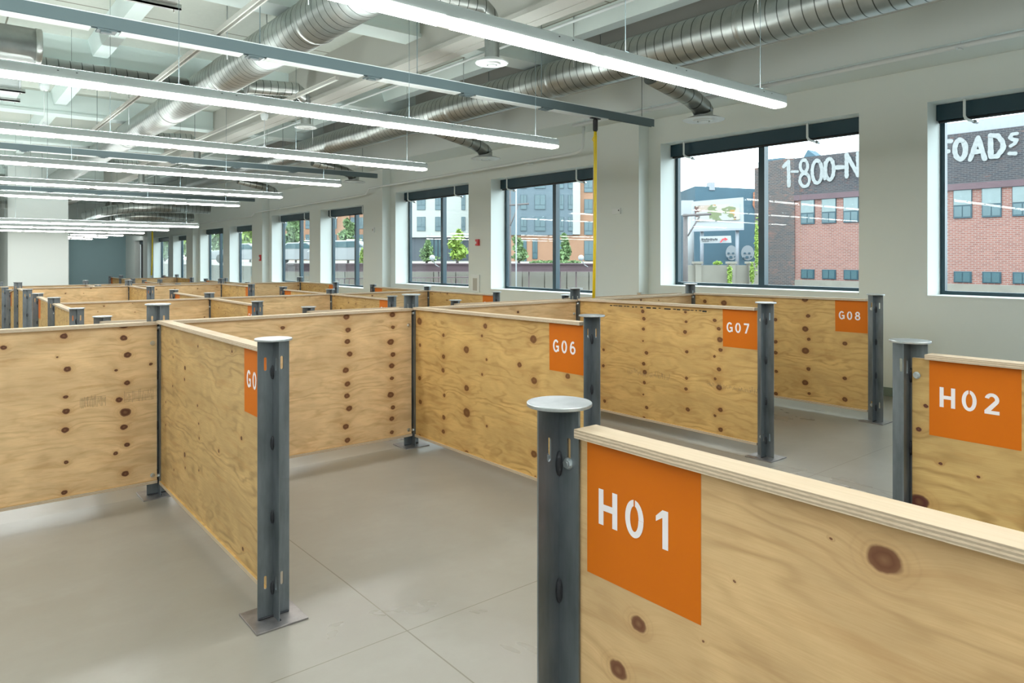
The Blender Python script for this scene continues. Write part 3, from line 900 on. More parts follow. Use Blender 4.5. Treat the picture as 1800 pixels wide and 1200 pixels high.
# the partitions further back
def rowz(r):
    Y, h, _ = ROWS[r]; return fz(Y) + (1.37 - .045), fz(Y) + .09
BLOCK = {3: 'behind the G row', 4: 'in the third stall block, near half', 6: 'in the third stall block, far half', 7: 'in the fourth stall block, near half',
         9: 'in the fourth stall block, far half', 10: 'in the fifth stall block, near half', 12: 'in the fifth stall block, far half',
         13: 'in the sixth stall block, near half', 15: 'in the sixth stall block, far half'}
rt = random.Random(3)
for fr, mid in ((3,2), (4,5), (6,5), (7,8), (9,8), (10,11), (12,11), (13,14), (15,14)):
    for c in range(4):
        if (fr,c) not in POST or (mid,c) not in POST: continue
        far = fr in (3, 6, 9, 12, 15)
        zt, zb = rowz(fr); zt2, zb2 = rowz(mid)
        if mid == 2: zt2, zb2 = ztr, zbr
        tint = rt.uniform(.85, 1.05); tc_ = (tint, tint*.99, tint*.96, 1)
        lt = 'plywood divider %s, %s from the left' % (BLOCK[fr], ORD[c])
        txt = None
        if fr == 4: txt = 'E0%d' % (c+5)
        # sheet on the +X side; the labelled face looks toward -X
        partition(P(fr,c), P(mid,c), zt, zt2, zb, zb2, lt, M['ply_gold'], ga=.02, gb=.02,
                  oy=(EDGE_OFF if far else -EDGE_OFF), lab=(.075, .43, -1 if far else 1, txt), tint=tc_, capa=.085, capb=.085)
for mid in (5, 8, 11, 14):
    for c in range(0, 3):
        if c == -1:
            if (mid,0) not in POST: continue
            A = (P(mid,0)[0]-2.21, ROWS[mid][0]); B = P(mid,0)
        else:
            if (mid,c) not in POST or (mid,c+1) not in POST: continue
            A, B = P(mid,c), P(mid,c+1)
        zt, zb = rowz(mid)
        tint = rt.uniform(.9, 1.05)
        blk = {5: 'third', 8: 'fourth', 11: 'fifth', 14: 'sixth'}[mid]
        partition(A, B, zt, zt, zb, zb, 'plywood back panel of the %s stall block, %s from the left' % (blk, ORD[c+1]), M['ply_pale'],
                  ga=.034, gb=.014, oy=-EDGE_OFF-.0025, capa=.075, capb=.014, tint=(tint, tint, tint*.97, 1))
for c in range(4):   # bolts at the visible back posts further away
    for mid in (5, 8):
        if (mid,c) in POST:
            for zz in (1.17,): add_bolt(POST[(mid,c)], (-.0035, -(ARM*.5+.0035), zz), ('x', -1))

# ------------------------------------------------------------------ suspended light rows
LROWS = [(-2.6, 1.30), (.38, 1.30), (3.34, 1.305), (6.24, 1.293), (9.13, 1.30), (12.02, 1.287), (14.8, 1.25), (17.5, 1.22),
         (20.9, .825), (24.1, .825), (27.4, .82), (30.9, .82), (34.1, .82), (37.7, .82), (46.6, 1.32)]  # last row: unseen lamp added to light the teal end bay
XE = 5.77
SEG = 1.172
nL = 0
for i, (y, z) in enumerate(LROWS):
    inphoto = i - 1
    nseg = 10 if y < 30 else 2
    if y > 29: xl = 4.0
    lab = ('long white strip light hung across the room, %s row from the camera' % ORD[inphoto-1]) if inphoto > 0 and y < 40 else 'added strip light hidden behind the bulkhead, brightening the teal end bay' if y > 40 else 'long white strip light hung across the room behind the camera, %s' % ('overhead' if i == 1 else 'rearmost')
    t = thing('strip_light', lab, 'ceiling light', (XE if y < 40 else 9.2, y, EYE + z), group='rows of suspended strip lights')
    L = SEG*nseg
    if y > 29: L = (XE - 4.0 if y < 40 else 9.0); nseg = 2 if y < 40 else 8
    w = .066
    bm = bmesh.new()
    prof = [(-.060, .034), (-.060, .100), (-.036, .115), (.036, .115), (.060, .100), (.060, .034)]
    ends = [[bm.verts.new((x, py, pz)) for py, pz in prof] for x in (0, -L)]
    n = len(prof)
    for k in range(n): bm.faces.new((ends[0][k], ends[0][(k+1)%n], ends[1][(k+1)%n], ends[1][k]))
    bm.faces.new(ends[0]); bm.faces.new(ends[1][::-1])
    obj('housing', bm, M['housing'], t)
    bm = bmesh.new()
    q = 0.3
    while q < L:
        for dx in (-.06, .06): box(bm, -q+dx-.006, -q+dx+.006, -.0612, -.0600, .083, .089)
        q += SEG
    obj('screw_holes', bm, M['black'], t)
    bm = bmesh.new(); bm.faces.new([bm.verts.new(p) for p in ((-L+.02,-.034,.1156),(-.02,-.034,.1156),(-.02,.034,.1156),(-L+.02,.034,.1156))]); obj('added_top_glow', bm, M['top_glow'], t, recalc=False)  # upward-facing glow added to brighten the ceiling, not a known lamp part
    lp = [(-.062, .034), (-.060, .012), (-.044, .001), (.044, .001), (.060, .012), (.062, .034)]
    for k in range(nseg):
        sl = L/nseg
        a, b = -k*sl - (.045 if k else .03), -(k+1)*sl + .045
        bm = bmesh.new()
        e = [[bm.verts.new((x, py, pz)) for py, pz in lp] for x in (a, b)]
        for m_ in range(5): bm.faces.new((e[0][m_], e[0][m_+1], e[1][m_+1], e[1][m_]))
        obj('lens', bm, M['lens'], t)
    for k in range(nseg+1):
        bm = bmesh.new()
        sl = L/nseg
        xa = -k*sl; a, b = min(xa+.045, 0), xa-.045
        if k == nseg: b = xa
        if k == 0: b = -.03
        e = [[bm.verts.new((x, py*.995, pz+.0006)) for py, pz in lp] for x in (a, b)]
        for m_ in range(5): bm.faces.new((e[0][m_], e[0][m_+1], e[1][m_+1], e[1][m_]))
        if k == 0: bm.faces.new(e[0])
        obj('lens_end', bm, M['seam'], t)
    zt = ZC - (EYE + z)
    for q in (.32, 2.02, 4.2, 6.2, 8.2, 10.2):
        if q > L - .05: continue
        bm = bmesh.new(); tube(bm, [(-q, 0, .114), (-q, 0, zt)], .0025, 5); box(bm, -q-.012, -q+.012, -.02, .02, .1165, .125)
        obj('hanger', bm, M['rail'], t)

# ------------------------------------------------------------------ grey strut rails with the hanging yellow cords
for i, (y, z, xe) in enumerate(((6.98, 2.02, 8.45), (15.85, 2.02, 8.6), (24.8, 1.98, 8.7))):
    t = thing('overhead_rail', ['grey overhead rail nearest the camera, carrying the yellow cord', 'grey overhead rail between the third and fourth light rows', 'grey overhead rail farthest away'][i],
              'rail', (xe, y, EYE+z), group='overhead channel rails')
    L = 15.0
    bm = bmesh.new()
    box(bm, -L, 0, -.03, -.024, -.05, .06); box(bm, -L, 0, -.024, .03, .052, .06); box(bm, -L, 0, .024, .03, -.05, .052)
    obj('channel', bm, M['rail'], t)
    bm = bmesh.new(); box(bm, -L, 0, -.035, .035, .0605, .068); obj('top_flange', bm, M['white_metal'], t)
    q = 1.0
    while q < L - 1.6:
        bm = bmesh.new(); box(bm, -q-1.05, -q, -.028, .10, -.062, -.053); obj('cover_plate', bm, M['white_metal'], t)
        bm = bmesh.new(); box(bm, -q-1.23, -q-1.08, -.028, .09, -.066, -.053); box(bm, -q-1.2, -q-1.12, 0, .06, -.078, -.066); obj('clamp', bm, M['rail'], t)
        q += 1.28
    for xh in (8.2, 6.2, 4.3, 2.5, .2, -2.0, -4.0):
        q = xe - xh
        bm = bmesh.new(); tube(bm, [(-q, 0, .068), (-q, 0, ZC-EYE-z)], .005, 6); obj('hanger', bm, M['rail'], t)
def cord(x, y, z0, z1, lab, r=.014, rod=False):
    t = thing('cord_drop', lab, 'power cord', (x, y, z1), group='yellow cords hanging from the rails')
    bm = bmesh.new(); lathe(bm, [(0, -.19), (.02, -.19), (.034, -.17), (.036, -.03), (.02, 0), (0, 0)], 16); box(bm, -.09, .09, -.02, .02, -.012, 0)
    obj('grip', bm, M['black'], t)
    if rod:
        bm = bmesh.new(); tube(bm, [(0, 0, 0), (0, 0, ZC-z1)], .006, 6); obj('hanger', bm, M['rail'], t)
    bm = bmesh.new()
    L = z1 - z0
    tube(bm, [(-.008, 0, -.18), (-.018, 0, -.3), (-.012, 0, -.6), (-.012, .004, -L*.6), (-.05, 0, -L)], r, 8)
    tube(bm, [(.008, 0, -.18), (.022, .008, -.32), (.014, 0, -.6), (-.002, -.004, -L*.6), (-.03, 0, -L)], r, 8)
    obj('cord', bm, M['yellow'], t)
    bm = bmesh.new(); tube(bm, [(.03, 0, -.25), (.01, .03, -.34), (-.04, .02, -.30), (-.03, -.02, -.24), (.03, 0, -.25)], .006, 6); obj('cord_clip', bm, M['yellow'], t)
cord(7.21, 6.98, .95, EYE+1.95, 'yellow cord hanging from the near rail beside the window')
cord(8.35, 38.0, .9, EYE+1.45, 'pale yellow cord hanging far away near the last windows', .02, rod=True)

# ------------------------------------------------------------------ ducts
def duct(name, pts, r, mat, label, cat='duct', bands=(), group=None, n=36):
    p0 = Vector(pts[0])
    t = thing(name, label, cat, p0, group=group)
    bm = bmesh.new(); tube(bm, [Vector(p)-p0 for p in pts], r, n); obj('pipe', bm, mat, t)
    for (c, ax) in bands:
        bm = bmesh.new()
        c = Vector(c) - p0; d = Vector((1,0,0)) if ax == 'x' else Vector((0,1,0))
        tube(bm, [c - d*.035, c - d*.03, c + d*.03, c + d*.035], [r*1.0, r*1.03, r*1.03, r*1.0], n); obj('coupling_band', bm, M['duct_s'], t)
    return t
ZD = EYE + 2.6
t = duct('spiral_duct', [(3.27, YB+.5, ZD), (3.27, 41, ZD)], .254, M['duct_y'], 'large spiral metal duct running away overhead, left of the two',
         bands=[((3.27, y, ZD), 'y') for y in (2.2, 5.2, 7.4, 10.4, 13.4, 17)], group='large spiral ducts')
t2 = duct('spiral_duct', [(7.07, YB+.5, ZD), (7.07, 41, ZD)], .254, M['duct_y'], 'large spiral metal duct running away overhead beside the window wall',
          bands=[((7.07, y, ZD), 'y') for y in (1.8, 4.5, 7.6, 10.2, 13.0, 17)], group='large spiral ducts')
for tt, x in ((t, 3.27), (t2, 7.07)):
    for y in (1.0, 4.2, 7.0, 9.6, 12.6, 15.6, 18.6, 22):
        for dx in (-.262, .262):
            bm = bmesh.new()
            tube(bm, [(x+dx-tt.location.x, y-tt.location.y, 0), (x+dx-tt.location.x, y-tt.location.y, ZC-ZD)], .007, 6)
            obj('hanger', bm, M['steel_bolt'], tt)
duct('branch_duct', [(XL+.3, 11.6, EYE+2.57), (3.015, 11.6, EYE+2.57)], .17, M['duct_x'], 'spiral duct running crosswise behind the second light row, left', group='crosswise spiral ducts')
duct('branch_duct', [(3.525, 11.6, EYE+2.57), (4.90, 11.6, EYE+2.57)], .12, M['duct_x'], 'short crosswise spiral duct right of the left large duct', group='crosswise spiral ducts')
duct('supply_duct', [(XL+.3, 10.75, EYE+2.66), (1.07, 10.75, EYE+2.66)], .215, M['duct_s'], 'smooth wide metal duct with open end at the upper left', bands=[((1.04, 10.75, EYE+2.66), 'x')])
duct('branch_duct', [(XL+.3, 29.0, EYE+1.78), (2.0-.05, 29.0, EYE+1.78)], .17, M['duct_x'], 'far crosswise spiral duct ending before the white core wall', group='crosswise spiral ducts')
duct('elbow_duct', [(4.45, 30.6, EYE+1.55), (5.1, 29.6, EYE+1.72), (5.75, 28.8, EYE+1.84), (6.3, 28.6, EYE+1.86), (8.3, 28.6, EYE+1.86)], .19, M['duct_x'],
     'far elbowed metal duct under the far ceiling beside the windows', bands=[((6.9, 28.6, EYE+1.86), 'x')])
duct('elbow_duct', [(5.4, 30.2, EYE+1.5), (6.1, 29.7, EYE+1.56), (8.0, 29.7, EYE+1.56)], .15, M['duct_x'], 'lower far elbowed duct behind the first elbow duct')
_e = [o for o in COL.objects if o.get('label') == 'lower far elbowed duct behind the first elbow duct'][0]
for xx in (6.6, 7.6):
    bm = bmesh.new(); tube(bm, [(xx-_e.location.x, 29.7-_e.location.y, EYE+1.70-_e.location.z), (xx-_e.location.x, 29.7-_e.location.y, ZC-_e.location.z)], .008, 6); obj('hanger', bm, M['rail'], _e)
def diffuser(x, y, z, neck, lab, side=None, r=.155, sc=1.0):
    t = thing('round_diffuser', lab, 'air diffuser', (x, y, EYE+z), group='round ceiling diffusers')
    t.scale = (sc, sc, 1)
    bm = bmesh.new(); lathe(bm, [(.10, .0), (.15, -.012), (r+.06, -.006), (r+.065, 0), (.155, .035), (.12, .045), (.10, .045)], 36); obj('rim', bm, M['white_metal'], t)
    bm = bmesh.new(); lathe(bm, [(0, -.03), (.04, -.032), (.055, -.026), (.055, -.01), (0, -.008)], 28)
    lathe(bm, [(.07, -.024), (.10, -.016), (.112, -.004), (.10, .005), (.07, -.012), (.07, -.024)], 28); obj('cone', bm, M['white_metal'], t)
    bm = bmesh.new(); lathe(bm, [(0, .02), (.11, .02), (.11, .03), (0, .03)], 28); obj('throat', bm, M['black'], t)
    bm = bmesh.new(); lathe(bm, [(.098, .04), (.098, neck), (0, neck)], 28); obj('neck', bm, M['duct_s'], t)
    if side:
        bm = bmesh.new(); tube(bm, [(.0, 0, neck-.02), (-.05, 0, neck+.05), (-.2, 0, neck+.13), ((side-x)/sc, 0, neck+(.07 if sc < 1 else .30))], .11, 24); obj('branch', bm, M['duct_x'], t)
    return t
for i, y in enumerate((6.03, 11.1, 16.7, 22.2)):
    diffuser(8.40, y, 1.93, .13, 'white round air diffuser near the window wall, %s from the camera' % ORD[i], side=7.30, sc=1.32)
for i, y in enumerate((5.8, 10.5, 16.3, 21.6)):
    diffuser(4.47, y, 2.0, .43, 'white round air diffuser between the large ducts, %s from the camera' % ORD[i], side=3.545, sc=.78)
diffuser(6.3, 36.5, 1.05, 2.24, 'small far air diffuser in front of the teal wall')
# sprinkler pipe along the wall, stepping down per bay
bm = bmesh.new()
tube(bm, [(8.64, YB+.1, EYE+2.29), (8.64, 8.9, EYE+2.29)], .028, 10)
t = thing('sprinkler_pipe', 'white pipe along the top of the window wall above the nearest windows', 'pipe', (0,0,0), group='white pipes along the window wall')
obj('pipe', bm, M['white_metal'], t)
for y in (2.9, 5.2, 7.2):
    bm = bmesh.new(); tube(bm, [(8.68, y, EYE+2.3), (8.68, y, EYE+2.36)], .006, 6); box(bm, 8.60, 8.69, y-.02, y+.02, EYE+2.255, EYE+2.262); tube(bm, [(8.64, y+.02, EYE+2.26), (8.52, y+.0, EYE+2.25)], .01, 6); obj('pipe_hanger', bm, M['white_metal'], t)
t = thing('sprinkler_pipe', 'white pipe along the window wall above the windows beyond the yellow cord', 'pipe', (0,0,0), group='white pipes along the window wall')
bm = bmesh.new(); tube(bm, [(9.1, 9.1, EYE+2.348), (9.1, 9.12, EYE+2.0), (9.1, 9.14, EYE+1.95), (9.1, 9.3, EYE+1.9), (9.1, 17.2, EYE+1.85), (9.1, 17.4, EYE+1.7), (9.1, 26.0, EYE+1.62), (9.1, 26.3, EYE+1.5), (9.1, 43, EYE+1.42)], .026, 10); obj('pipe', bm, M['white_metal'], t)
for y in (10.5, 12.5, 14.5, 16.6, 19, 21, 23.5):
    bm = bmesh.new(); tube(bm, [(9.1, y, EYE+1.83 if y < 17 else EYE+1.64), (8.93, y+.03, EYE+1.80 if y < 17 else EYE+1.62)], .012, 6); obj('sprinkler_head', bm, M['white_metal'], t)
bm = bmesh.new(); tube(bm, [(6.0, YB+1, EYE+2.85), (6.0, 40, EYE+2.85)], .02, 8); tag(obj('conduit_pipe', bm, M['white_metal']), 'thin white conduit running along the ceiling between the ducts', 'pipe')
bm = bmesh.new()
box(bm, 2.07, 2.085, YB+1, 14.0, EYE+2.1, EYE+2.14); box(bm, 2.115, 2.13, YB+1, 14.0, EYE+2.1, EYE+2.14); box(bm, 2.07, 2.13, YB+1, 14.0, EYE+2.14, EYE+2.145)
tag(obj('strut_channel', bm, M['beam_paint']), 'pale double strut running away left of the left large duct', 'rail')
bm = bmesh.new(); box(bm, 4.02, 4.06, 8.5, 20.0, EYE+2.28, EYE+2.32); box(bm, 4.01, 4.07, 8.5, 20, EYE+2.32, EYE+2.33)
tag(obj('strut_channel', bm, M['beam_paint']), 'single pale strut running away right of the left large duct', 'rail')
# fan-coil units above the left side
def fancoil(x0, x1, y0, y1, z0, z1, lab):
    t = thing('fan_coil_unit', lab, 'ventilation unit', ((x0+x1)/2, (y0+y1)/2, EYE+z1), group='ventilation units under the deck')
    cx, cy, cz = t.location
    def B(nm, a, b, c, d, e, f, m):
        bm = bmesh.new(); box(bm, a-cx, b-cx, c-cy, d-cy, EYE+e-cz, EYE+f-cz); obj(nm, bm, m, t)
    B('casing', x0+.03, x1-.05, y0+.05, y1-.05, z0+.05, z1, M['white_metal'])
    B('bottom_panel', x0+.1, x1-.3, y0+.12, y1-.12, z0+.02, z0+.05, M['ceil'])
    for yy in (y0, y1-.05):
        bm = bmesh.new()
        box(bm, x0-cx, x1-cx, yy-cy, yy+.05-cy, EYE+z0-cz, EYE+z0+.02-cz); box(bm, x0-cx, x1-cx, yy-cy, yy+.012-cy, EYE+z0-cz, EYE+z0+.06-cz)
        obj('support_rail', bm, M['duct_s'], t)
    for xx in (x0+.05, x1-.07):
        for yy in (y0+.02, y1-.03):
            bm = bmesh.new(); tube(bm, [(xx-cx, yy-cy, EYE+z0-cz-.03), (xx-cx, yy-cy, ZC-cz)], .008, 6); obj('hanger', bm, M['steel_bolt'], t)
    return t
fancoil(.55, 2.0, 7.1, 7.9, 2.55, 2.82, 'metal framed ventilation unit at the top left corner')
fancoil(-1.5, 1.15, 13.6, 14.5, 2.6, 2.85, 'dark bottomed ventilation unit under the deck, farther left')
for (u, v0, v1, d, lab) in ((78, 152, 222, 10.8, 'thin drop cord with plug hanging at the far left'), (465, 205, 260, 13.2, 'thin drop cord with plug hanging above the third light row')):
    p = atd(u, v0, d); q = atd(u, v1, d)
    t = thing('pendant_socket', lab, 'pendant', p, group='white pendant sockets')
    bm = bmesh.new(); lathe(bm, [(0, -.06), (.05, -.06), (.07, 0), (.07, .05), (0, .05)], 16); tube(bm, [(0,0,.05), (0,0,ZC-p.z)], .01, 6); obj('canopy', bm, M['white_metal'], t)
    bm = bmesh.new(); tube(bm, [(0,0,-.06), (0,0,q.z-p.z+.04)], .006, 6); obj('cord', bm, M['white_metal'], t)
    bm = bmesh.new(); lathe(bm, [(0, -.05), (.03, -.05), (.032, .02), (.015, .06), (0, .06)], 14, (0,0,q.z-p.z)); obj('plug', bm, M['white_metal'], t)

# ------------------------------------------------------------------ wall fittings
def wallbox(u, v, w, h, d, mat, name, lab, cat, X=XW, parts=()):
    p = atX(u, v, X)
    t = thing(name, lab, cat, p)
    bm = bmesh.new(); box(bm, -d, 0, -w/2, w/2, -h/2, h/2); obj('body', bm, mat, t, bevel=.004)
    for (nm, y0, y1, z0, z1, dd, m) in parts:
        bm = bmesh.new(); box(bm, -d-dd, -d, y0, y1, z0, z1); obj(nm, bm, m, t)
    return t
wallbox(841, 426, .11, .145, .05, M['red'], 'fire_alarm', 'red fire alarm box on the pier left of the yellow cord window', 'fire alarm', parts=[('strobe_lens', .0, .035, -.03, .02, .02, M['white_metal'])])
wallbox(458.5, 453, .11, .22, .05, M['red'], 'fire_alarm', 'small red fire alarm on the far pier between distant windows', 'fire alarm', X=9.3, parts=[('strobe_lens', -.03, .03, -.05, .03, .02, M['white_metal'])])
wallbox(1085, 371, .18, .10, .03, M['white_metal'], 'thermostat', 'small white thermostat on the column right of the yellow cord', 'thermostat', X=9.3, parts=[('sensor', -.07, -.05, .0, .02, .003, M['black'])])
wallbox(657, 404, .14, .14, .03, M['white_metal'], 'wall_sounder', 'small round white sounder plate on the second column', 'wall sounder', X=9.3, parts=[('grille', -.03, .03, -.03, .03, .004, M['beam_paint'])])
wallbox(837, 498, .30, .40, .03, M['white_metal'], 'extinguisher_cabinet', 'white fire extinguisher cabinet on the pier below the red alarm', 'cabinet',
        parts=[('door_glass', -.08, .08, -.16, .12, .004, M['beam_paint'])])
wallbox(1127, 517, .10, .06, .05, M['beam_paint'], 'junction_box', 'small tan junction box low on the column behind the G07 partition', 'junction box', X=9.3, parts=[('cover', -.03, .03, -.02, .02, .004, M['board'])])

# ------------------------------------------------------------------ outside, seen through the windows
XM = {}
def xflat(name, c, *a, **k): return flat(name, tuple(x*EXT for x in c), *a, **k)
XM['dark_render'] = xflat('blue_grey_render', (.11, .21, .28), .9, var=.25, scale=.5)
XM['shed'] = xflat('pale_sheet_metal', (.50, .53, .60), .5, var=.1)
XM['conc'] = xflat('weathered_concrete', (.40, .37, .31), .9, var=.18, scale=1.2)
XM['ground'] = xflat('asphalt', (.24, .24, .24), .9, var=.1)
XM['girder'] = xflat('rusty_girder', (.21, .13, .15), .8, var=.2, scale=.8)
XM['white'] = xflat('white_board', (.62, .64, .66), .6, var=.03)
XM['brush'] = xflat('faded_white_wall_paint', (.50, .52, .52), .9, var=.25, scale=6)
XM['wood'] = xflat('utility_pole_wood', (.22, .19, .19), .9, var=.15)
XM['win'] = xflat('distant_window_glass', (.10, .19, .22), .15, var=.3, scale=.4)
XM['block'] = xflat('glass_block', (.33, .42, .43), .5, var=.15, scale=3)
XM['mural'] = xflat('mural_white', (.50, .54, .58), .8)
XM['mural_orange'] = xflat('mural_orange', (.65, .25, .14), .8)
XM['clad_white'] = xflat('white_cladding', (.70, .72, .68), .8, var=.03)
XM['clad_grey'] = xflat('slate_cladding', (.20, .27, .32), .8, var=.06)
XM['clad_dark'] = xflat('dark_brick_base', (.11, .13, .16), .8, var=.1)
XM['clad_peach'] = xflat('peach_brick', (.62, .34, .21), .85, var=.06)
XM['clad_orange'] = xflat('orange_brick', (.58, .30, .18), .85, var=.08)
XM['leaf'] = xflat('bright_leaves', (.42, .62, .10), .7, var=.35, scale=2)
XM['leaf2'] = xflat('soft_leaves', (.26, .42, .16), .7, var=.35, scale=2)
XM['carpaint'] = xflat('silver_car_paint', (.55, .57, .60), .3, var=.03)

def ext_part(name, bm, m, t, recalc=True):
    """bm in world coordinates -> child of t"""
    for v in bm.verts: v.co -= t.location
    return obj(name, bm, m, t, recalc)
def quadX(bm, X, u0, v0, u1, v1, th=.3, hz=True):
    """box on the plane x = X spanning the given photo rectangle corners (opposite corners)"""
    a = atX(u0, v0, X); b = atX(u1, v1, X)
    box(bm, X, X+th, min(a.y,b.y), max(a.y,b.y), min(a.z,b.z), max(a.z,b.z))
ground = bmesh.new(); box(ground, 10.6, 260, -60, 260, -3.4, -3.0)
tag(obj('ground', ground, XM['ground']), 'grey asphalt yard outside below the windows', 'ground')['kind'] = 'structure'

# brick building across the yard, facade parallel to our window wall
FX = 50.0
def fy(u):
    rx, ry = ray(u); return FX * ry / rx
def fzv(s): return EYE + s * FX / .7746
t = thing('brick_building', 'old brick building with painted white 1-800 lettering seen through the right windows', 'building', (FX, fy(1600), -3.0))
yl, yr = fy(1333), fy(1990); yc = fy(1396); ymid = fy(1575)
bm = bmesh.new(); box(bm, FX, FX+12, yc, yl, -3.0, fzv(.1150)); box(bm, FX+.3, FX+8, yl, yl+.5, -3, fzv(.109)); ext_part('side_bay', bm, M['brick_mid'], t)
bm = bmesh.new(); box(bm, FX, FX+12, ymid, yc, fzv(.0715), fzv(.1145)); box(bm, FX, FX+12, yr, ymid, fzv(.0715), fzv(.1205)); ext_part('upper_wall', bm, M['brick_dark'], t)
bm = bmesh.new(); box(bm, FX+.12, FX+12, yr, yc, fzv(-.0262), fzv(.0655)); ext_part('red_wall', bm, M['brick_red'], t)
bm = bmesh.new(); box(bm, FX-.05, FX+12, yr, yc, fzv(.0655), fzv(.0715)); ext_part('lintel', bm, XM['girder'], t)
bm = bmesh.new(); box(bm, FX+.05, FX+12, yr, yc, -3.0, fzv(-.0262)); ext_part('plinth', bm, XM['conc'], t)
bm = bmesh.new(); box(bm, FX+2, FX+11, yr, fy(1489), fzv(.11), EYE+.1315/.7746*(FX+2)); ext_part('roof_shed', bm, XM['shed'], t)
bm = bmesh.new()
a = atX(1410, 281, FX+.5); b = atX(1436, 275, FX+.5); c_ = atX(1420, 263, FX+.5)
slab(bm, [a, b, c_], 1.2); ext_part('roof_gable', bm, XM['dark_render'], t)
bm = bmesh.new(); quadX(bm, FX+.4, 1347, 286, 1375, 277, 1.0); ext_part('chimney', bm, XM['dark_render'], t)
for (u0, u1) in ((1407,1431), (1444,1469), (1482,1508.5), (1540,1566), (1598,1622), (1638.5,1664), (1675.5,1708), (1725.5,1760), (1779,1816), (1836,1876)):
    bm = bmesh.new(); ya, yb = fy(u1), fy(u0)
    box(bm, FX+.05, FX+.2, ya, yb, fzv(.0378), fzv(.0655)); w = ext_part('window', bm, M['navy'], t)
    bm = bmesh.new(); box(bm, FX+.02, FX+.05, ya+.03, yb-.03, fzv(.0508), fzv(.065)); o = ext_part('glass_block', bm, XM['block'], t); o.parent = w; o.location = (0,0,0)
    bm = bmesh.new()
    m_ = (ya+yb)/2
    box(bm, FX+.02, FX+.05, ya+.06, m_-.03, fzv(.0392), fzv(.0493)); box(bm, FX+.02, FX+.05, m_+.03, yb-.06, fzv(.0392), fzv(.0493))
    o = ext_part('pane', bm, XM['win'], t); o.parent = w
    bm = bmesh.new(); box(bm, FX+.05, FX+.2, ya+.02, yb-.02, fzv(-.0245), fzv(-.0138)); w = ext_part('window', bm, M['navy'], t)
    bm = bmesh.new(); box(bm, FX+.02, FX+.05, ya+.1, m_-.03, fzv(-.0237), fzv(-.0147)); box(bm, FX+.02, FX+.05, m_+.03, yb-.1, fzv(-.0237), fzv(-.0147))
    o = ext_part('pane', bm, XM['win'], t); o.parent = w
# brush lettering painted on the wall
rb = random.Random(11)
def strokes(name, label, items, parent):
    bm = bmesh.new()
    for (u0, v0, u1, v1, lines, wd) in items:
        for ln in lines:
            pts = [atX(u0+(u1-u0)*x, v0+(v1-v0)*y, FX) for x, y in ln]
            P2 = []
            for i, p in enumerate(pts):   # subdivide with a little wobble
                P2.append(p)
                if i < len(pts)-1:
                    q = pts[i+1]; n = max(1, int((q-p).length/.12))
                    for k in range(1, n): P2.append(p.lerp(q, k/n))
            ws = [wd * .78 * (1 + rb.uniform(-.14, .14)) for _ in P2]
            for i, p in enumerate(P2):
                xo = FX - .012 - .0012*len(bm.faces)/2
                n = 9; bm.faces.new([bm.verts.new((xo, p.y+ws[i]*math.cos(2*math.pi*k/n), p.z+ws[i]*math.sin(2*math.pi*k/n))) for k in range(n)])
                if i == len(P2)-1: continue
                q = P2[i+1]; d = q - p; d.x = 0
                if d.length < 1e-6: continue
                d.normalize(); nr = Vector((0, -d.z, d.y))
                bm.faces.new([bm.verts.new((xo - .0006, v.y, v.z)) for v in (p+nr*ws[i], q+nr*ws[i+1], q-nr*ws[i+1], p-nr*ws[i])])
    o = ext_part(name, bm, XM['brush'], parent); o['label'] = label
def oval(n=14, x0=0, x1=1, y0=0, y1=1):
    return [((x0+x1)/2+(x1-x0)/2*math.cos(2*math.pi*k/n - 1.2), (y0+y1)/2+(y1-y0)/2*math.sin(2*math.pi*k/n - 1.2)) for k in range(n+1)]
strokes('painted_lettering', 'white brush lettering 1-800-N', [
    (1378, 283, 1389, 326, [[(.0,.22),(.75,.02),(.85,1)]], .19), (1392, 299, 1403, 304, [[(0,.5),(1,.5)]], .13),
    (1406, 281, 1423, 328, [oval(12,.08,.85,0,.46), oval(12,.05,1.05,.5,1)], .15),
    (1429, 282, 1446, 322, [oval(14,0,1,0,1)], .17), (1451, 279, 1468, 316, [oval(14,.1,.95,0,1), [(.1,.2),(.05,.95)]], .17),
    (1473, 292, 1485, 297, [[(0,.5),(1,.4)]], .19), (1489, 272, 1512, 311, [[(.05,1),(.05,0),(.95,.92),(.95,-.05)]], .19)], t)
strokes('painted_lettering', 'white brush lettering FOAD?', [
    (1650, 248, 1672, 287, [[(0,.02),(1,0)],[(0,0),(.05,1)],[(.05,.52),(.8,.46)]], .17),
    (1679, 246, 1698, 280, [oval(14,0,1,0,1)], .19),
    (1706, 241, 1732, 281, [[(0,1),(.55,.02),(1,.95)],[(.25,.66),(.82,.62)]], .18),
    (1741, 238, 1765, 276, [[(.05,0),(.08,1),(.55,.96),(1,.6),(.95,.3),(.6,.03),(.05,0)]], .19),
    (1776, 235, 1789, 257, [[(1,.0),(.35,.05),(.05,.33),(.45,.48),(.95,.52),(.7,.8),(.15,1)]], .13), (1776, 268, 1786, 273, [[(0,.4),(1,.4)]], .16)], t)
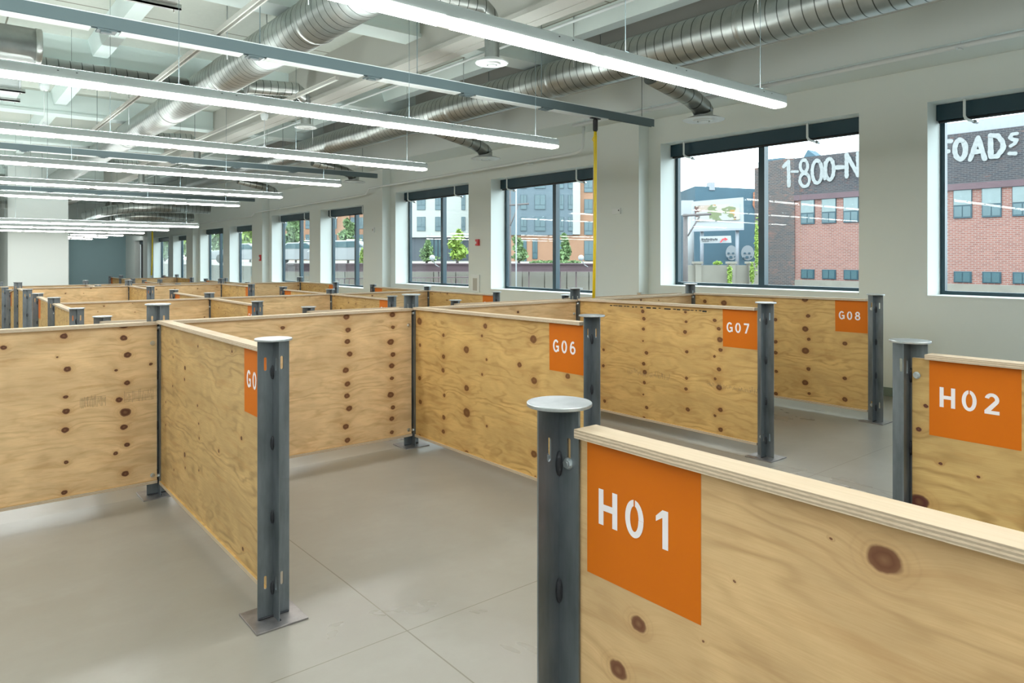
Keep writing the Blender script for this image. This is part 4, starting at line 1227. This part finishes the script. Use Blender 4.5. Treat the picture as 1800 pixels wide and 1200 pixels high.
# dark rendered building behind the billboard, with murals
bd = 68.0
def quadD(bm, d, u0, v0, u1, v1, th=.3, skew=0):
    """rectangle facing the camera direction at depth d, with thickness away from the viewer"""
    pts = [atd(u0, v0, d), atd(u0, v1, d), atd(u1, v1+skew, d), atd(u1, v0+skew, d)]
    slab(bm, pts, -th) if newell(pts).dot(Vector((.63,.77,0))) > 0 else slab(bm, pts, th)
t = thing('rendered_building', 'blue grey windowless building behind the billboard', 'building', atd(1280, 505, bd))
bm = bmesh.new(); quadD(bm, bd, 1222, 327, 1352, 510, 10, 6); ext_part('wall', bm, XM['dark_render'], t)
bm = bmesh.new(); quadD(bm, bd-.1, 1247, 320, 1257, 334, 1.0); ext_part('chimney', bm, XM['shed'], t)
for (u0, u1) in ((1276, 1296), (1303, 1326)):
    bm = bmesh.new(); uc = (u0+u1)/2
    pts = [atd(uc+(u1-u0)/2*math.cos(a), 445-14*math.sin(a)*(1 if math.sin(a) > 0 else .9), bd-.05) for a in [2*math.pi*k/18 for k in range(18)]]
    slab(bm, pts, .04); o = ext_part('mural_figure', bm, XM['mural'], t); o['label'] = 'pale painted mural figure'
    bm = bmesh.new()
    for (du, dv, r) in ((-5, 0, 2.2), (3, 0, 2.2), (-1, 7, 3), (6, 6, 1.6), (-7, 8, 1.5)):
        pts = [atd(uc+du+r*math.cos(a), 445+dv-r*.8*math.sin(a), bd-.12) for a in [2*math.pi*k/10 for k in range(10)]]
        slab(bm, pts, .04)
    ext_part('mural_marks', bm, XM['dark_render'], t)
bm = bmesh.new()
pts = [atd(1328+x, v, bd-.05) for x, v in ((-4,338),(3,336),(4,346),(6,356),(4,368),(0,371),(-5,360),(-4,350))]
slab(bm, pts, .04); ext_part('mural_shape', bm, XM['mural_orange'], t)
# billboard
def bill_mat():
    nb = NB('billboard_picture')
    v = nb.coord('Object')
    vo = nb.add('ShaderNodeTexVoronoi'); vo.inputs['Scale'].default_value = 1.3; nb.link(nb.vmath('ADD', v, nb.vmath('MULTIPLY', nb.add('ShaderNodeTexNoise').outputs['Color'], (1,1,1))), vo.inputs['Vector'])
    sp = nb.add('ShaderNodeSeparateColor'); nb.link(vo.outputs['Color'], sp.inputs[0])
    c = nb.ramp(sp.outputs[0], [(0, (.30,.27,.24)), (.3, (.06,.02,.016)), (.45, (.28,.22,.18)), (.6, (.27,.14,.03)), (.75, (.11,.13,.06)), (.9, (.27,.27,.25))], 'CONSTANT')
    nb.color(c); nb.rough(.6); return nb.m
XM['bill'] = bill_mat()
t = thing('billboard', 'white billboard with a colourful picture in front of the blue grey building', 'billboard', atd(1262, 500, 52))
def Q(bm, d, c4, th):
    pts = [atd(u, v, d) for u, v in c4]
    n = newell(pts)
    slab(bm, pts, th if n.dot(Vector((-.63, -.77, 0))) > 0 else -th)
bm = bmesh.new(); Q(bm, 52, ((1218,354),(1216,403),(1308,401),(1307,346.5)), .4); ext_part('panel', bm, XM['white'], t)
bm = bmesh.new(); Q(bm, 51.9, ((1221,362),(1224,389),(1301,386),(1300,356)), .05); ext_part('picture', bm, XM['bill'], t)
bm = bmesh.new(); Q(bm, 51.8, ((1215,403),(1216,407),(1308,404),(1308,400.5)), .5); ext_part('catwalk', bm, XM['shed'], t)
for u in (1234, 1296):
    bm = bmesh.new(); tube(bm, [atd(u, 405, 52.3), atd(u, 472, 52.3)], .13, 8); ext_part('leg', bm, XM['shed'], t)
t = thing('billboard', 'plain pale billboard panel left of the pictured billboard', 'billboard', atd(1208, 500, 56))
bm = bmesh.new(); quadD(bm, 56, 1199, 352, 1219, 378, .3); ext_part('panel', bm, XM['white'], t)
bm = bmesh.new(); tube(bm, [atd(1214, 378, 56.2), atd(1214, 476, 56.2)], .25, 8); ext_part('leg', bm, XM['white'], t)
t = thing('arrow_sign', 'long white sign with a red arrow below the billboard', 'sign', atd(1258, 430, 50.5))
bm = bmesh.new(); Q(bm, 50.5, ((1231,415.5),(1232,427.5),(1286,426.5),(1285,414)), .15); ext_part('panel', bm, XM['white'], t)
bm = bmesh.new()
for k in range(11): quadD(bm, 50.35, 1233.5+k*2.6, 418.5+(k%3)*.5, 1235.3+k*2.6, 422.5-(k%2)*.8, .02)
for k in range(5): quadD(bm, 50.35, 1235+k*2.4, 423.3, 1236.4+k*2.4, 424.8, .02)
ext_part('text_marks', bm, M['black'], t)
bm = bmesh.new()
for c4 in (((1265.5,426),(1268,426),(1272,420.5),(1270,419.5)), ((1270,419.5),(1271,421.5),(1276,420.5),(1275,418.5)), ((1274,417),(1275,423),(1280,420.5),(1279,420))): Q(bm, 50.35, c4, .02)
ext_part('arrow', bm, M['red'], t)
# concrete yard wall with ivy
t = thing('yard_wall', 'weathered concrete yard wall with ivy below the billboard', 'wall', atd(1270, 520, 40))
bm = bmesh.new(); quadD(bm, 40, 1204, 466, 1338, 560, .3); ext_part('wall', bm, XM['conc'], t)
for u in (1228, 1288, 1322):
    bm = bmesh.new(); quadD(bm, 39.8, u-5, 461, u+5, 560, .5); quadD(bm, 39.75, u-7, 459.5, u+8, 463.5, .6); ext_part('pilaster', bm, XM['conc'], t)
def leaves(bm, c, rx, ry, rz, n, size, seed):
    rl = random.Random(seed)
    for _ in range(n):
        while True:
            p = Vector((rl.uniform(-1,1), rl.uniform(-1,1), rl.uniform(-1,1)))
            if p.length < 1: break
        p *= .55 + .45*rl.random()
        q = Vector(c) + Vector((p.x*rx, p.y*ry, p.z*rz))
        a = Vector((rl.gauss(0,1), rl.gauss(0,1), rl.gauss(0,1))).normalized(); b = a.cross(Vector((rl.gauss(0,1), rl.gauss(0,1), rl.gauss(0,1)))).normalized()
        s = size*rl.uniform(.6, 1.3)
        v = [bm.verts.new(q + a*s*x + b*s*y) for x, y in ((-1,0),(0,-.5),(1,0),(0,.5))]
        bm.faces.new(v)
for (u, v, ru, rv, sd) in ((1283, 485, 5.5, 22, 1), (1322, 480, 4.5, 24, 2), (1330, 430, 3.0, 60, 3), (1262, 462, 14, 2.5, 4)):
    bm = bmesh.new(); d = 39.4; c = atd(u, v, d); leaves(bm, c, ru*d/1249, .12, rv*d/1249, 420, .085, sd)
    o = ext_part('ivy', bm, XM['leaf'], t, recalc=False); o['label'] = 'green climbing ivy'
# poles
def pole(u, v0, v1, d, r, arm, lab):
    t = thing('utility_pole', lab, 'utility pole', atd(u, v1, d), group='timber utility poles')
    bm = bmesh.new(); tube(bm, [atd(u, v0, d), atd(u, v1, d)], [r*.8, r], 10); ext_part('pole', bm, XM['wood'], t)
    (ua, va, ub, vb, uc, vc, ud, vd) = arm
    bm = bmesh.new(); tube(bm, [atd(ua, va, d-.2), atd(ub, vb, d-.2)], r*.5, 6); ext_part('crossarm', bm, XM['wood'], t)
    bm = bmesh.new(); tube(bm, [atd(uc, vc, d-.2), atd(ud, vd, d-.2)], r*.3, 6); ext_part('brace', bm, XM['wood'], t)
pole(1205, 376, 540, 33, .125, (1200, 379, 1250, 376, 1230, 380, 1209, 415), 'grey timber utility pole at the left edge of the billboard window')
pole(895.5, 326, 545, 26, .075, (890, 361, 930, 358, 911, 362, 897, 397), 'timber utility pole with crossarm seen left in the yellow cord window')
t = thing('lamp_post', 'thin white lamp post in front of the slate apartment building', 'lamp post', atd(907.5, 520, 24))
bm = bmesh.new(); tube(bm, [atd(907.5, 328, 24), atd(907.5, 560, 24)], .022, 8); ext_part('pole', bm, XM['white'], t)
bm = bmesh.new(); tube(bm, [atd(907.5, 333, 24), atd(899, 330, 24)], .012, 6); ext_part('arm', bm, XM['white'], t)

# raised street behind the retaining wall, with the girder along its edge
bm = bmesh.new()
c4 = [atd(490, 452, 31), atd(1075, 452, 31), atd(1075, 452, 150), Vector((12, 175, 0))]
pts = [Vector((p.x, p.y, EYE-.42)) for p in c4]
slab(bm, pts, 3.0 if newell(pts).z > 0 else -3.0)
tag(obj('street_terrace', bm, XM['conc']), 'raised street level beyond the concrete retaining wall', 'street')['kind'] = 'structure'
t = thing('steel_girder', 'rusty purple brown steel girder running across outside above the concrete wall', 'girder', atd(760, 476, 29.5))
bm = bmesh.new(); quadD(bm, 29.5, 490, 464, 1062, 476.5, .06); quadD(bm, 29.35, 490, 462.6, 1062, 464.4, .4); quadD(bm, 29.35, 490, 476, 1062, 477.5, .4)
ext_part('beam', bm, XM['girder'], t)
for u in (640, 771, 825, 930, 985, 1013):
    bm = bmesh.new(); quadD(bm, 29.6, u-.8, 477.5, u+.8, 552, .12); ext_part('post', bm, XM['girder'], t)
t = thing('retaining_wall', 'pale concrete panel wall below the girder', 'wall', atd(760, 545, 30.4))
for k in range(15):
    u0 = 490 + k*39; bm = bmesh.new(); quadD(bm, 30.4, u0, 475, u0+37.5, 560, .3); ext_part('panel', bm, XM['conc'], t)
t = thing('railing', 'brown metal railing low outside the window left of the red alarm', 'railing', atd(770, 545, 27))
bm = bmesh.new(); tube(bm, [atd(560, 490, 27), atd(860, 486.5, 27)], .02, 6); ext_part('rail', bm, XM['girder'], t)
for u in range(560, 861, 9):
    bm = bmesh.new(); tube(bm, [atd(u, 490, 27), atd(u, 540, 27)], .016, 5); ext_part('baluster', bm, XM['girder'], t)
for (u, v, d, lab) in ((760, 453, 28, 'round white globe lamp outside the window left of the red alarm'), (1021.5, 453, 28, 'round white globe lamp outside next to the yellow cord')):
    t = thing('globe_lamp', lab, 'outdoor lamp', atd(u, v, d), group='round outdoor lamps')
    bm = bmesh.new(); blob(bm, (0,0,0), .115, 3, 0); obj('globe', bm, XM['white'], t)
    bm = bmesh.new(); e = atd(u+12, v+16, d+1.25) - t.location; tube(bm, [(0,0,-.06), e*.5 + Vector((0,0,-.1)), e], .02, 6); obj('arm', bm, XM['white'], t)
# apartment buildings beyond
def building(name, lab, d, walls, wins, base_d=None):
    t = thing('apartment_building', lab, 'building', atd((walls[0][1]+walls[0][3])/2, 459, d), group='apartment buildings across the street')
    for (mat, u0, v0, u1, v1, dd, th) in walls:
        bm = bmesh.new(); quadD(bm, d+dd, u0, v0, u1, v1, th); ext_part('wall', bm, XM[mat], t)
    for (u0, v0, u1, v1, dd) in wins:
        bm = bmesh.new(); quadD(bm, d+dd-.06, u0, v0, u1, v1, .05); w = ext_part('window', bm, M['navy'], t)
        bm = bmesh.new(); m_ = (u0+u1)/2; hsp = v0 + (v1-v0)*.68
        g = .55
        for (a, b, c, e) in ((u0+g, v0+g, m_-g/2, hsp), (m_+g/2, v0+g, u1-g, hsp), (u0+g, hsp+.8, u1-g, v1-g)): quadD(bm, d+dd-.10, a, b, c, e, .03)
        o = ext_part('pane', bm, XM['win'], t); o.parent = w
    return t
rows_v = ((282, 305), (320, 332), (344, 367), (381, 406))
ws = []
for v0, v1 in ((236, 262), (272, 296), (305, 331), (342, 368), (381, 406)):
    for (u0, u1, dd) in ((868, 876, 0), (915, 926, 0), (940, 959, 0), (982, 991, 0), (999, 1007, 0)): ws.append((u0, v0, u1, v1, dd))
    for (u0, u1) in ((1027, 1042), (1056, 1070), (1084, 1098)): ws.append((u0, v0+8, u1, v1+7, .5))
for (u0, v0, u1, v1) in ((914, 421, 926, 461), (936, 421, 945, 455), (1027, 423, 1043, 458), (982, 421, 992, 456)): ws.append((u0, v0, u1, v1, .3))
building('a', 'slate blue and peach apartment building seen through the yellow cord window', 74,
         [('clad_grey', 866, 200, 1006, 413, 0, 12), ('clad_white', 1007, 215, 1020, 412, -.05, 1), ('clad_grey', 1006, 215, 1007, 413, 0, 3), ('clad_peach', 1019, 180, 1125, 461, .5, 12), ('clad_peach', 888, 413, 1030, 462, .3, 10)], ws)
ws = []
for v0, v1 in ((270, 294), (306, 331), (342, 369), (381, 406)):
    for (u0, u1) in ((700, 712), (733, 748), (765, 778), (811, 818), (838, 850)): ws.append((u0, v0, u1, v1, 0))
for u in (757, 764, 771, 790, 808): ws.append((u, 419, u+5.5, 452, .4))
building('b', 'white apartment building with dark base seen through the window left of the red alarm', 80,
         [('clad_white', 655, 235, 862, 417, 0, 12), ('clad_dark', 655, 417, 862, 462, .4, 10)], ws)
ws = []
for v0, v1 in ((300, 322), (336, 358), (372, 392), (402, 420)):
    for u in (478, 500, 518, 537, 568, 584, 606, 616, 631, 648): ws.append((u, v0+10, u+8, v1+10, 0))
building('c', 'orange brick apartment building seen through the fifth and sixth windows', 96,
         [('clad_orange', 470, 318, 668, 462, 0, 12), ('clad_white', 548, 300, 566, 462, -.3, 8), ('clad_peach', 600, 300, 614, 462, -.3, 4)], ws)
def tree(u, vb, d, ru, v_top, mat, lab, seed, n=1500, size=.16):
    t = thing('tree', lab, 'tree', atd(u, vb, d), group='street trees beyond the wall')
    H = atd(u, v_top, d).z - t.location.z
    bm = bmesh.new(); tube(bm, [(0,0,0), (.03,0,H*.4), (0,.05,H*.85)], [.09, .06, .02], 8); obj('trunk', bm, XM['wood'], t)
    bm = bmesh.new(); r = ru*d/1249
    rl = random.Random(seed)
    for k in range(9):
        f = k/8; rr = r*(1.0 - .75*f)*(.75+.4*rl.random())
        leaves(bm, (rl.uniform(-.3,.3)*r, rl.uniform(-.3,.3)*r, H*(.24+.70*f)), rr, rr, H*.14, n//9, size, seed*10+k)
    obj('crown', bm, mat, t, recalc=False)
tree(804, 464, 44, 20, 407, XM['leaf'], 'bright green young tree outside left of the red alarm', 1)
tree(750, 464, 46, 16, 425, XM['leaf2'], 'small soft green tree outside in front of the dark base', 2, 1000)
tree(912, 464, 44, 17, 418, XM['leaf2'], 'soft green tree outside left in the yellow cord window', 3, 1100)
tree(994, 464, 44, 13, 413, XM['leaf2'], 'narrow green tree outside right in the yellow cord window', 4, 1100)
tree(612, 464, 50, 26, 388, XM['leaf2'], 'large soft green tree outside the fifth window', 5, 1800)
tree(520, 464, 55, 24, 372, XM['leaf2'], 'large soft green tree outside the sixth window', 6, 2000, .2)
tree(640, 468, 40, 9, 440, XM['leaf'], 'small green bush tree outside the fifth window', 7, 600)
tree(440, 464, 60, 30, 360, XM['leaf'], 'tall green tree outside the seventh and eighth windows', 8, 2400, .24)
tree(392, 464, 64, 22, 366, XM['leaf2'], 'green tree outside the eighth window', 9, 2000, .24)
tree(330, 464, 70, 26, 372, XM['leaf'], 'distant green tree outside the ninth window', 10, 1800, .26)
tree(290, 464, 74, 22, 380, XM['leaf2'], 'most distant green tree outside the last bright window', 11, 1500, .26)
bm = bmesh.new()
for u in range(938, 1020, 6): leaves(bm, atd(u, 461, 34), .3, .3, .12, 60, .06, u)
tag(obj('planting', bm, XM['leaf2'], recalc=False), 'low green planting along the top of the concrete wall', 'plants', kind='stuff')
def car(u, v, d, lab):
    t = thing('parked_car', lab, 'car', atd(u, v, d), (0, 0, -YAW), group='cars parked beyond the wall')
    prof = [(-2.2,.25),(-2.2,.75),(-1.9,.9),(-1.3,.95),(-.7,1.38),(.6,1.42),(1.35,1.0),(2.1,.88),(2.25,.6),(2.2,.25)]
    bm = bmesh.new()
    rings = [[bm.verts.new((x, y, z if abs(y) > .7 or z < 1.2 else z)) for x, z in prof] for y in (-.85, .85)]
    n = len(prof)
    for k in range(n): bm.faces.new((rings[0][k], rings[0][(k+1)%n], rings[1][(k+1)%n], rings[1][k]))
    bm.faces.new(rings[0]); bm.faces.new(rings[1][::-1])
    obj('body', bm, XM['carpaint'], t, bevel=.05)
    bm = bmesh.new(); slab(bm, [(-1.15,-.86,.98),(1.1,-.86,1.0),(.55,-.86,1.34),(-.65,-.86,1.32)], -.012); obj('side_window', bm, XM['win'], t)
    for x in (-1.4, 1.4):
        for y in (-.8, .8):
            bm = bmesh.new(); tube(bm, [(x, y-.1, .32), (x, y+.1, .32)], .32, 20); obj('wheel', bm, M['black'], t)
gz = EYE - .42
for (u, d, lab) in ((612, 42, 'silver parked car outside the fifth window'), (530, 48, 'silver parked car outside the sixth window'), (430, 52, 'silver parked car outside the seventh window')):
    p = atd(u, 452, d); v = 452 + .42*1249/d
    car(u, v, d, lab)
